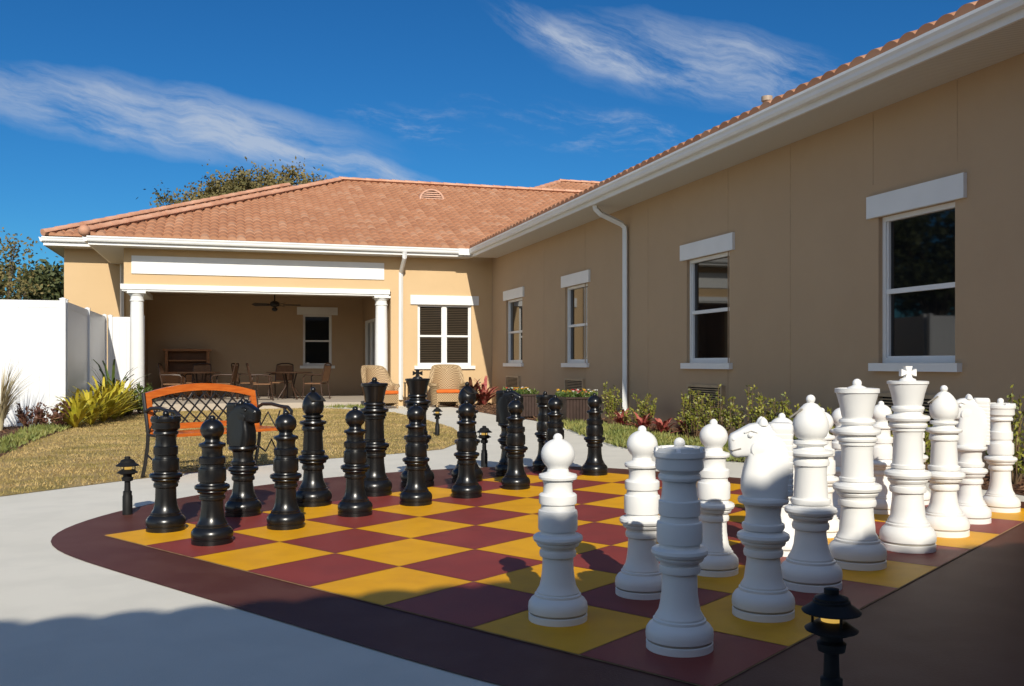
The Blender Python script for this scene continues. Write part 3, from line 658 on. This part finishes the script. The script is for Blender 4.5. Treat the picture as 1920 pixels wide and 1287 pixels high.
def place(kind, colr, x, y, label, rz):
    loc = px(x, y, .007)
    key = (kind, colr)
    if key in protos: return dup(protos[key], loc, rz, label)
    protos[key] = make_piece(kind, colr, loc, rz, label); return protos[key]
bp_ = [(398, 1021), (536, 992), (666, 968), (780, 948), (875, 934), (967, 918), (1041, 902), (1115, 892)]
for k, (x, y) in enumerate(bp_):
    place('pawn', 'black', x, y, f'black ball-topped chess pawn, {ordn[k]} from the left in the front black row', 0)
wp_ = [(1046, 1166), (1204, 1118), (1338, 1077), (1466, 1040), (1540, 1006), (1580, 981), (1652, 963), (1712, 946)]
for k, (x, y) in enumerate(wp_):
    place('pawn', 'white', x, y, f'white ball-topped chess pawn, {ordn[k]} from the near end of the white pawn row', 0)
for kind, x, y, lab in [('rook', 311, 997, 'black chess rook at the far left, in front of the wooden bench'), ('knight', 456, 968, 'black horse-head chess knight standing in front of the bench right end'),
    ('bishop', 587, 949, 'tall black chess bishop standing left of the black queen'), ('queen', 702, 930, 'black chess queen with flared crown and ball top'),
    ('king', 783, 912, 'black chess king with cross on top, tallest of the black pieces'), ('bishop', 876, 904, 'black chess bishop directly behind the fifth black pawn'),
    ('knight', 954, 893, 'black chess knight half hidden behind the sixth black pawn'), ('rook', 1022, 884, 'black chess rook at the far right of the back black row')]:
    place(kind, 'black', x, y, lab, faceB+ (rad(18) if kind == 'knight' else 0))
for kind, x, y, lab in [('rook', 1274, 1220, 'white chess rook nearest the camera, standing in shade on a red square'), ('knight', 1431, 1158, 'white horse-head chess knight nearest the camera with ribbed mane'),
    ('bishop', 1520, 1104, 'white chess bishop right of the nearest white knight'), ('queen', 1607, 1064, 'white chess queen with wide flared crown, left of the white king'),
    ('king', 1702, 1033, 'white chess king with cross on top, tallest of the white pieces'), ('bishop', 1770, 1005, 'white chess bishop right of the white king'),
    ('knight', 1818, 981, 'white chess knight at the far right beside the last rook'), ('rook', 1876, 960, 'white chess rook at the right edge of the picture')]:
    place(kind, 'white', x, y, lab, (PI-.12 if x < 1500 else PI-.35) if kind == 'knight' else faceW)

# ---------------------------------------------------------------- path lights
def make_light(loc, label):
    t = thing('path_light', label, 'path light', loc, 0, 'black tiered path lights around the board')
    g = MB(); g.lathe([(.034, 0), (.034, .13), (.030, .14), (.030, .165), (.022, .17), (.020, .235)], 24); obj('post', g, M['lampblk'], t, True)
    g = MB(); g.lathe([(.020, .236), (.036, .24), (.040, .262), (.030, .27), (.030, .285), (.05, .287), (.052, .293), (.028, .296)], 28); obj('socket', g, M['lampblk'], t, True)
    g = MB(); g.lathe([(.070, .296), (.072, .300), (.040, .322), (.03, .322)], 32); obj('tier', g, M['lampblk'], t, True)
    g = MB(); g.lathe([(.028, .322), (.03, .335), (.028, .352)], 20); obj('lamp_lens', g, M['amber'], t, True)
    for k in range(3):
        a = k*2.1+.4; q = MB(); q.tube([(.05*math.cos(a), .05*math.sin(a), .31), (.05*math.cos(a), .05*math.sin(a), .352)], .004, 6); obj('strut', q, M['lampblk'], t)
    g = MB(); g.lathe([(.078, .346), (.080, .350), (.050, .372), (.050, .379), (.045, .381), (.045, .387), (.028, .394), (.020, .397), (.020, .411), (.014, .413), (.004, .414)], 32); obj('cap', g, M['lampblk'], t, True, 25)
    return t
L0 = make_light(px(239, 966, .004), 'black path light at the far left beside the black rook')
dup(L0, px(908, 876, .004), .4, 'black path light on the concrete behind the fifth and sixth black pawns')
dup(L0, px(820, 818, .01), .7, 'small distant black path light in the lawn tip right of the king')
q = dup(L0, at(1559, 2.62, .006), 2.4, 'black path light in the bottom right foreground with glowing amber lens')

# ---------------------------------------------------------------- bench
bl, br = Vector((-3.42, 8.95, 0)), Vector((-2.64, 9.9, 0)); mid = (bl+br)/2; W = (br-bl).length
ax = (bl-br).normalized(); brz = math.atan2(ax.y, ax.x)
t = thing('park_bench', 'orange wooden park bench with black iron lattice back and curled arms on the lawn', 'bench', (mid.x, mid.y, gz(mid.x)), brz)
hw = W/2; lean = lambda z: -(z-.42)*.22
def barch(x, z0, z1): return z0+(z1-z0)*(1-(x/hw)**2)
def railc(zf, hgt, th_, n=24, hw_=None):
    g = MB(); hw_ = hw_ or hw
    for k in range(n+1):
        x = -hw_+2*hw_*k/n; z = zf(x)
        for (yy_, zz_) in ((-th_/2, 0), (th_/2, 0), (th_/2, hgt), (-th_/2, hgt)): g.v.append((x, lean(z+zz_)+yy_, z+zz_))
    for k in range(n):
        for q in range(4): g.f.append((k*4+q, k*4+(q+1) % 4, k*4+4+(q+1) % 4, k*4+4+q))
    g.f.append((0, 1, 2, 3)); g.f.append((n*4+3, n*4+2, n*4+1, n*4)); return g
fr = railc(lambda x: barch(x, .73, .815), .07, .035)
g2 = railc(lambda x: .45, .055, .035)
o_ = len(fr.v); fr.v += g2.v; fr.f += [tuple(i+o_ for i in f_) for f_ in g2.f]
for s_ in (-1, 1):
    i = len(fr.v); x0, x1 = s_*hw, s_*(hw-.055)
    fr.v += [(x, lean(z)+y, z) for z in (.40, .80) for x, y in ((x0, -.019), (x1, -.019), (x1, .019), (x0, .019))]
    fr.f += [tuple(i+k for k in q) for q in ((0,3,2,1),(4,5,6,7),(0,1,5,4),(1,2,6,5),(2,3,7,6),(3,0,4,7))]
obj('backrest', fr, M['owood'], t)
lt = MB(); n = 9; pw = 2*(hw-.05)/n
for k in range(-3, n+3):
    for s_ in (-1, 1):
        pts_ = []
        for q in range(25):
            f_ = q/24; x = -(hw-.05)+(k+f_*2.6 if s_ > 0 else k+2.6-f_*2.6)*pw; z = .50+f_*(barch(0, .74, .825)-.50)
            if abs(x) <= hw-.05 and z <= barch(x, .745, .83): pts_.append((x, lean(z)+s_*.003, z))
        if len(pts_) > 2: lt.tube([pts_[0], pts_[-1]], .0085, 6)
obj('lattice', lt, M['iron'], t)
st = MB()
for k in range(6): y0 = .03+k*.076; st.box(-hw+.01, hw-.01, y0, y0+.064, .41, .437)
obj('seat', st, M['owood'], t)
for s_ in (-1, 1):
    x = s_*(hw+.012)
    q = MB(); q.tube([(x, -.10, 0), (x, -.055, .12), (x, -.01, .30), (x, 0, .42), (x, -.03, .56), (x, -.085, .80)], .018, 8); obj('leg', q, M['iron'], t, True)
    q = MB(); q.tube([(x, .50, 0), (x, .46, .06), (x, .40, .16), (x, .40, .28), (x, .45, .38), (x, .46, .44), (x, .43, .56), (x, .42, .63)], .018, 8); obj('leg', q, M['iron'], t, True)
    q = MB(); q.tube([(x, -.05, .62), (x, .05, .66), (x, .2, .665), (x, .36, .645), (x, .47, .64), (x, .53, .60), (x, .52, .555), (x, .48, .55), (x, .465, .58)], .018, 8); obj('armrest', q, M['iron'], t, True)
    q = MB(); q.tube([(x, 0, .41), (x, .2, .40), (x, .46, .41)], .013, 8); q.tube([(x, -.02, .22), (x, .1, .17), (x, .2, .30), (x, .3, .17), (x, .40, .22)], .009, 6); q.tube([(x, .02, .44), (x, .14, .58), (x, .26, .44), (x, .34, .6)], .008, 6); obj('side_frame', q, M['iron'], t, True)

# ---------------------------------------------------------------- wicker chairs and side table
def make_wicker(loc, rz, label):
    t = thing('wicker_armchair', label, 'chair', loc, rz, 'wicker armchairs by the double window')
    g = MB(); n = 44; R0, R1 = .42, .35
    a0, a1 = rad(-52), rad(232)
    def top(a): c = math.cos(a-PI/2); return .56+.46*(1/(1+math.exp(-(c-.45)*9)))
    for k in range(n+1):
        a = a0+(a1-a0)*k/n; tz = top(a); c, s_ = math.cos(a), math.sin(a)
        pr = [(R0*.90, .06), (R0*.96, .3), (R0*1.0, tz-.08), (R0*1.10, tz-.04), (R0*1.06, tz+.02), (R1*1.04, tz+.0), (R1*.98, tz-.06), (R1*.96, .3), (R1*.92, .06)]
        for r_, z in pr:
            rr = r_*(1+.12*max(0, z-.4)*max(0, s_)); g.v.append((rr*c*1.0, rr*s_*.95-.02, z))
    m_ = 9
    for k in range(n):
        for q in range(m_): g.f.append((k*m_+q, k*m_+(q+1) % m_, (k+1)*m_+(q+1) % m_, (k+1)*m_+q))
    g.f.append(tuple(range(m_))); g.f.append(tuple(n*m_+q for q in range(m_-1, -1, -1)))
    obj('shell', g, M['wicker'], t, True, 60)
    g = MB(); g.box(-.27, .27, -.34, .24, .14, .34); obj('seat_skirt', g, M['wicker'], t)
    g = MB(); g.box(-.28, .28, -.37, .22, .345, .43); c = obj('seat_cushion', g, M['cushion'], t)
    md = c.modifiers.new('bev', 'BEVEL'); md.width = .035; md.segments = 3
    for sx in (-1, 1):
        for sy in (-.32, .24): q = MB(); q.tube([(sx*.26, sy, 0), (sx*.26, sy, .16)], .024, 8); obj('leg', q, M['wicker'], t)
    return t
wc = make_wicker(uvg(fac_u(713, 22.6), 22.6), A+rad(30), 'wicker armchair with orange cushion left of the black king, turned toward the other')
dup(wc, uvg(fac_u(838, 22.6), 22.6), A-rad(8), 'wicker armchair with orange cushion below the double window')
sp_ = uvg(fac_u(779, 22.9), 22.9); t = thing('side_table', 'dark slatted side table between the two wicker armchairs', 'table', (sp_.x, sp_.y+.1, sp_.z), A)
g = MB()
for k in range(5): g.box(-.26, .26, -.25+k*.102, -.25+k*.102+.088, .58, .605)
obj('tabletop', g, M['bronze'], t)
for sx in (-.23, .23):
    for sy in (-.22, .22): q = MB(); q.tube([(sx, sy, 0), (sx, sy, .58)], .018, 6); obj('leg', q, M['bronze'], t)

# ---------------------------------------------------------------- porch furniture
def make_dchair(loc, rz, label):
    t = thing('patio_chair', label, 'chair', loc, rz, 'dining chairs on the covered porch')
    g = MB(); g.box(-.25, .25, -.22, .25, .41, .44); obj('seat', g, M['sling'], t)
    g = MB(); T = Matrix.Translation((0, -.24, .44)) @ Matrix.Rotation(rad(12), 4, 'X'); g.box(-.235, .235, -.012, .012, .04, .47, T); obj('backrest', g, M['sling'], t)
    g = MB()
    for s_ in (-1, 1): g.tube([(s_*.25, -.24, .42), (s_*.25, -.30, .70), (s_*.23, -.345, .92)], .018, 8)
    g.tube([(-.23, -.345, .92), (-.1, -.36, .955), (.1, -.36, .955), (.23, -.345, .92)], .02, 8); obj('back_frame', g, M['bronze'], t, True)
    for s_ in (-1, 1):
        q = MB(); q.tube([(s_*.27, -.27, .66), (s_*.28, -.05, .665), (s_*.28, .18, .65), (s_*.28, .24, .60)], .018, 8); obj('armrest', q, M['bronze'], t, True)
        q = MB(); q.tube([(s_*.26, -.24, .44), (s_*.27, -.30, 0)], .017, 8); obj('leg', q, M['bronze'], t)
        q = MB(); q.tube([(s_*.28, .24, .60), (s_*.26, .22, .42), (s_*.27, .27, 0)], .017, 8); obj('leg', q, M['bronze'], t)
    return t
def pa(x, Y): p = at(x, Y); return Vector((p.x, p.y, .08))
dc = None
for x, Y, rz, lab in [(326, 24.6, -80, 'brown porch chair left of the round table by the wooden hutch'), (419, 25.0, 95, 'brown porch chair right of the round table by the wooden hutch'), (372, 26.3, 180, 'brown porch chair behind the table near the wooden hutch'),
    (462, 26.0, -60, 'brown porch chair just left of the second porch table'), (490, 24.6, -70, 'brown porch chair in front left of the second porch table'), (527, 26.6, 175, 'dark brown porch chair behind the second porch table'), (592, 25.4, 80, 'brown porch chair below the porch window')]:
    if dc is None: dc = make_dchair(pa(x, Y), rad(rz), lab)
    else: dup(dc, pa(x, Y), rad(rz), lab)
def table(x, Y, r, lab):
    t = thing('patio_table', lab, 'table', pa(x, Y), 0, 'round tables on the covered porch')
    g = MB(); g.lathe([(r, .70), (r+.01, .715), (r, .73), (r*.98, .735)], 36); obj('tabletop', g, M['bronze'], t, True)
    for k in range(4):
        a = PI/4+k*PI/2; q = MB(); q.tube([(.35*r*math.cos(a), .35*r*math.sin(a), .70), (.2*r*math.cos(a), .2*r*math.sin(a), .35), (.62*r*math.cos(a), .62*r*math.sin(a), 0)], .02, 8); obj('leg', q, M['bronze'], t, True)
    return t
table(374, 25.2, .55, 'round brown porch table before the wooden hutch'); table(543, 25.4, .6, 'round brown porch table below the ceiling fan')
# wooden hutch against the back wall
mu = 28.9*math.tan(th(352)); w0 = uv2w(mu, 28.75)
t = thing('wooden_hutch', 'wooden hutch with tall open back shelf against the porch back wall', 'cabinet', (w0.x, w0.y, .08), A)
g = MB(); g.box(-.66, .66, -.20, .18, 1.31, 1.37); obj('top_shelf', g, M['cabwood'], t)
g = MB(); g.box(-.58, .58, -.14, .14, 1.02, 1.06); obj('middle_shelf', g, M['cabwood'], t)
for x0 in (-.60, .52): g = MB(); g.box(x0, x0+.08, -.16, .14, .72, 1.31); obj('side_post', g, M['cabwood'], t)
g = MB(); g.box(-.52, .52, .10, .14, .72, 1.31); obj('back_panel', g, M['cabdark'], t)
g = MB(); g.box(-.66, .66, -.46, .16, .66, .72); obj('counter', g, M['cabwood'], t)
for k in range(3): x0 = -.62+k*.415; g = MB(); g.box(x0, x0+.405, -.43, -.40, .06, .65); obj('door', g, M['cabwood'], t)
g = MB(); g.box(-.62, .62, -.399, .14, .0, .655); obj('carcass', g, M['cabdark'], t)
# fan
fp = at(515, 25.6); t = thing('ceiling_fan', 'black five-blade ceiling fan hanging from the porch ceiling', 'fan', (fp.x, fp.y, 2.58), 0)
g = MB(); g.lathe([(.02, .14), (.02, .42)], 12); g.lathe([(.05, .40), (.07, .44), (.07, .46)], 20); obj('downrod', g, M['iron'], t)
g = MB(); g.lathe([(.05, -.02), (.11, 0), (.13, .05), (.12, .1), (.06, .14)], 24); obj('motor', g, M['iron'], t, True)
g = MB(); g.lathe([(.02, -.14), (.07, -.11), (.08, -.07), (.04, -.03)], 20); obj('lamp_bowl', g, M['iron'], t, True)
for k in range(5):
    a = k*2*PI/5+.25; T = Matrix.Rotation(a, 4, 'Z') @ Matrix.Rotation(rad(12), 4, 'X'); g = MB(); g.box(.12, .24, -.02, .02, .03, .04, T); g.box(.22, .68, -.075, .075, .035, .045, T); obj('blade', g, M['iron'], t)

# ---------------------------------------------------------------- planters
def planter(loc, label, flab, W_, D_):
    t = thing('planter_box', label, 'planter', loc, A, 'dark slatted planter boxes'); H_ = .46
    g = MB(); nx = int(W_/.052); ny = int(D_/.052)
    for k in range(nx):
        x = -W_/2+k*W_/nx; g.box(x+.004, x+W_/nx-.004, -D_/2, -D_/2+.02, .04, H_-.03); g.box(x+.004, x+W_/nx-.004, D_/2-.02, D_/2, .04, H_-.03)
    for k in range(ny):
        y = -D_/2+.02+k*(D_-.04)/ny
        for s_ in (-1, 1): g.box(min(s_*W_/2, s_*(W_/2-.02)), max(s_*W_/2, s_*(W_/2-.02)), y+.003, y+(D_-.04)/ny-.003, .04, H_-.03)
    obj('side_slats', g, M['planter'], t)
    g = MB(); g.box(-W_/2-.02, W_/2+.02, -D_/2-.02, -D_/2+.03, H_-.03, H_+.0); g.box(-W_/2-.02, W_/2+.02, D_/2-.03, D_/2+.02, H_-.03, H_); g.box(-W_/2-.02, -W_/2+.03, -D_/2+.03, D_/2-.03, H_-.03, H_); g.box(W_/2-.03, W_/2+.02, -D_/2+.03, D_/2-.03, H_-.03, H_); obj('rim', g, M['planter'], t)
    g = MB(); g.box(-W_/2+.02, W_/2-.02, -D_/2+.02, D_/2-.02, .1, H_-.05); obj('soil', g, M['soil'], t)
    for sx in (-1, 1):
        for sy in (-1, 1): g = MB(); g.box(sx*(W_/2-.03)-.022, sx*(W_/2-.03)+.022, sy*(D_/2-.03)-.022, sy*(D_/2-.03)+.022, 0, H_-.04); obj('leg', g, M['planter'], t)
    p = thing('bedding_flowers', flab, 'flowers', (loc[0], loc[1], loc[2]+H_-.05), A, 'flowers in the planter boxes')
    g = MB(); hx, hy = W_/2-.03, D_/2-.03
    for k in range(900):
        g.leaf((random.uniform(-hx, hx), random.uniform(-hy, hy), random.uniform(0, .09)), random.uniform(.04, .11), .014, Vector((random.gauss(0, .6), random.gauss(0, .6), random.random()+.3)).normalized())
    obj('foliage', g, M['greenleaf'], p)
    for mm in ('fl_red', 'fl_white', 'fl_yel'):
        g = MB()
        for k in range(16):
            c = Vector((random.uniform(-hx, hx), random.uniform(-hy, hy), random.uniform(.09, .17)))
            for q in range(6): a = q*PI/3; g.leaf(c, .03, .011, Vector((math.cos(a), math.sin(a), .35)).normalized())
        obj('blossoms', g, M[mm], p)
def pback(x, y, D_): p = px(x, y); q = p+Vector((-sA, cA, 0))*D_/2; return Vector((q.x, q.y, gz(q.x)))
planter(pback(994, 785, 1.3), 'brown slatted planter box farther back, behind the black knight and rook', 'leafy plants in the farther planter box', .40, 1.3)
planter(pback(1095, 796, .75), 'brown slatted planter box nearer, beside the rightmost black pawn', 'red and yellow flowers in the nearer planter box', .62, .75)

# ---------------------------------------------------------------- plants
def shrub(loc, h, r, label, leafm, nst=14, name='shrub', leaf=.05, per=48, group='leafy shrubs along the wing wall'):
    t = thing(name, label, 'shrub', loc, random.uniform(0, 6), group); st = MB(); lf = MB()
    for k in range(nst):
        a = random.uniform(0, 2*PI); rr = r*math.sqrt(random.random()); hh = h*(random.uniform(.45, .8) if k % 3 else random.uniform(.8, 1.0))*(1-.25*(rr/r)**2)
        b0 = Vector((rr*.35*math.cos(a), rr*.35*math.sin(a), 0)); b1 = Vector((rr*.8*math.cos(a)+random.gauss(0, .03), rr*.8*math.sin(a)+random.gauss(0, .03), hh*.6)); b2 = Vector((rr*math.cos(a), rr*math.sin(a), hh))
        st.tube([b0, b1, b2], [.008, .006, .003], 5)
        for q in range(per):
            f_ = random.uniform(.12, 1)**.8; p = b0.lerp(b1, f_/.6) if f_ < .6 else b1.lerp(b2, (f_-.6)/.4)
            p = p+Vector((random.gauss(0, .016), random.gauss(0, .016), random.gauss(0, .012)))
            lf.leaf(p, leaf*random.uniform(.6, 1.2), leaf*.25, Vector((random.gauss(0, .6), random.gauss(0, .6), random.uniform(.1, 1.2))).normalized())
    obj('stems', st, M['stem'], t); obj('foliage', lf, leafm, t); return t
def wp(x, u): v = u/math.tan(th(x)); return uvg(u, v)
SH = [(1146, 6.1, 704, .20, 'tall shrub left of the white downspout'), (1203, 6.1, 730, .30, 'low shrub just right of the white downspout'), (1298, 6.15, 710, .25, 'tall shrub in front of the second window air grille'), (1345, 6.0, 718, .25, 'shrub behind the third white pawn'),
      (1405, 6.05, 719, .25, 'shrub behind the nearest white knight'), (1445, 6.0, 728, .22, 'shrub above the mane of the nearest white knight'), (1488, 6.0, 735, .22, 'shrub left of the white bishop top'), (1545, 6.1, 740, .22, 'shrub between the white bishop and queen'), (1600, 6.1, 770, .20, 'low shrub behind the white queen'), (1655, 6.1, 755, .20, 'shrub behind the seventh white pawn'), (1740, 6.15, 765, .18, 'shrub behind the white king'),
      (1898, 6.2, 728, .17, 'shrub behind the rightmost white rook')]
for x, u, ty, r, lab in SH:
    p = wp(x, u); shrub(p, zpx(ty, p.y)-p.z, r, 'yellow-green '+lab, M['shrubleaf'], 16, per=44, leaf=.048)
def rosette(loc, n, L_, w_, label, m_, group, cat='plant', up=.8, name='bromeliad'):
    g = MB()
    for k in range(n):
        a = random.uniform(0, 2*PI); l = L_*random.uniform(.6, 1.05); u_ = random.uniform(.3, 1)*up; d = Vector((math.cos(a), math.sin(a), 0)); s_ = Vector((-d.y, d.x, 0)); ps = []
        for q in range(6):
            f_ = q/5; ps.append(d*l*(f_*.75+.25*f_*f_)*(1.1-u_*.5)+Vector((0, 0, l*u_*(1.35*f_-.75*f_*f_))))
        g.strip(ps, [w_*.5, w_*.9, w_, w_*.8, w_*.5, .001], s_)
    o = obj(name, g, m_, None); o.location = loc; tag(o, label, cat, group); return o
for x, y, m_, lab in [(1203, 808, 'redleaf', 'red bromeliad right of the low shrub'), (1243, 820, 'redleaf', 'red and cream bromeliad left of the second window shrubs'), (1282, 815, 'redleaf', 'red bromeliad behind the second white pawn'), (1168, 802, 'redleaf', 'small red bromeliad at the foot of the downspout')]:
    rosette(px(x, y), 40, .42, .03, lab, M[m_], 'red bromeliads in the right bed', up=1.2)
for x, v, s_ in [(884, 23.0, .85), (908, 22.9, .85)]:
    rosette(uvg(fac_u(x, v), v), 44, s_, .05, 'dark red cordyline right of the wicker armchairs' if x < 900 else 'dark red cordyline nearest the wing corner', M['redleaf'] if x > 900 else M['purleaf'], 'red cordylines at the wing corner', name='cordyline', up=1.4)
for k, (u, v, L_) in enumerate([(-2.55, 18.1, .85), (-2.4, 18.9, 1.0), (-2.3, 19.8, 1.1), (-2.2, 20.7, 1.1), (-2.15, 21.5, 1.05)]):
    rosette(uvg(u, v), 64, L_, .028, f'yellow-green spiky plant, {ordn[k]} of the clump beside the fence', M['ylw'], 'yellow spiky plants beside the fence', name='spiky_plant', up=1.35)
rosette(uvg(-2.45, 22.7), 60, 1.6, .03, 'green palm-like plant by the left porch column', M['greenleaf'], None, name='palm_plant', up=1.3)
for k, x in enumerate([-20, 58, 92, 122]):
    v = 18.45-.1*k; p = uvg(fac_u(x, v), v); shrub(p, .50, .30, f'purple-leaved shrub at the fence foot, {ordn[k]} of four', M['purleaf'], 15, leaf=.07, per=34, group='purple shrubs at the fence foot')
p = uvg(fac_u(268, 22.8), 22.8); shrub(p, .80, .26, 'round green shrub in front of the left porch column', M['greenleaf'], 24, leaf=.08, per=50, group='shrubs by the column')
p = uvg(fac_u(236, 22.2), 22.2); shrub(p, .6, .3, 'yellowish green shrub left of the porch column', M['shrubleaf'], 20, leaf=.08, per=40, group='shrubs by the column')
# pale ornamental grass at left edge
g = MB(); base = uvg(fac_u(0, 17.9), 17.9)
for k in range(320):
    a = random.uniform(0, 2*PI); l = random.uniform(.7, 1.45); sp2 = random.uniform(.1, .6); d = Vector((math.cos(a), math.sin(a), 0)); s_ = Vector((-d.y, d.x, 0))
    ps = [d*(.04+sp2*l*f_*f_)+Vector((0, 0, l*(f_-.35*f_*f_*sp2*1.6))) for f_ in (0, .25, .5, .75, 1)]
    g.strip(ps, [.007, .007, .006, .005, .001], s_)
o = obj('ornamental_grass', g, M['paleleaf'], None); o.location = base; tag(o, 'pale feathery ornamental grass clump at the left edge before the fence', 'plant')

# ---------------------------------------------------------------- trees
def tree(loc, th_, c, R, ncl, per, ls, leafm, label, cs_=.9, name='tree', seed=1):
    random.seed(seed); t = thing(name, label, 'tree', loc, 0, 'trees beyond the building and fence'); tr_ = MB(); lf = MB(); C_ = Vector((0, 0, c))
    tr_.tube([(0, 0, 0), (.1, .05, th_*.5), (0, .1, th_)], [R[0]*.07, R[0]*.055, R[0]*.04], 10)
    for k in range(ncl):
        d = Vector((random.gauss(0, 1), random.gauss(0, 1), random.gauss(0, 1))).normalized(); f_ = random.uniform(.45, 1.0)
        p = C_+Vector((d.x*R[0], d.y*R[1], d.z*R[2]))*f_
        if k % 2 == 0: tr_.tube([(0, 0, th_*.85), Vector((0, 0, th_)).lerp(p, .5)+Vector((0, 0, .3)), p], [R[0]*.03, R[0]*.015, .02], 6)
        for q in range(per):
            e_ = Vector((random.gauss(0, 1), random.gauss(0, 1), random.gauss(0, .6)))*cs_*random.uniform(.3, .75); lf.leaf(p+e_, ls*random.uniform(.6, 1.4), ls*.3)
    obj('trunk', tr_, M['bark'], t, True); obj('crown', lf, leafm, t)
treeat = lambda x, Y, ytop, ybot_c, wpx, *a, **k: (lambda p, zt, zb: tree((p.x, p.y, gz(p.x)), zb-.2, (zt+zb)/2, (wpx/2/F*Y, wpx/2/F*Y*.9, (zt-zb)/2), *a, **k))(at(x, Y), zpx(ytop, Y), zpx(ybot_c, Y))
treeat(500, 48, 322, 470, 400, 210, 190, .17, M['oakleaf'], 'broad oak crown rising behind the left end of the tile roof', cs_=.7, seed=3)
treeat(90, 38, 492, 590, 90, 34, 110, .22, M['darkleaf'], 'dense dark tree above the fence left of the building', cs_=.7, seed=4)
treeat(10, 34, 428, 600, 120, 26, 55, .14, M['oakleaf'], 'sparse light tree at the left edge above the fence', cs_=.7, seed=5)
treeat(-90, 40, 440, 600, 200, 50, 100, .24, M['darkleaf'], 'dark tree beyond the left edge of the picture', cs_=.9, seed=6)
treeat(-420, 24, 180, 560, 420, 60, 110, .26, M['darkleaf'], 'big dark tree well left of the courtyard fence', cs_=.9, seed=8)
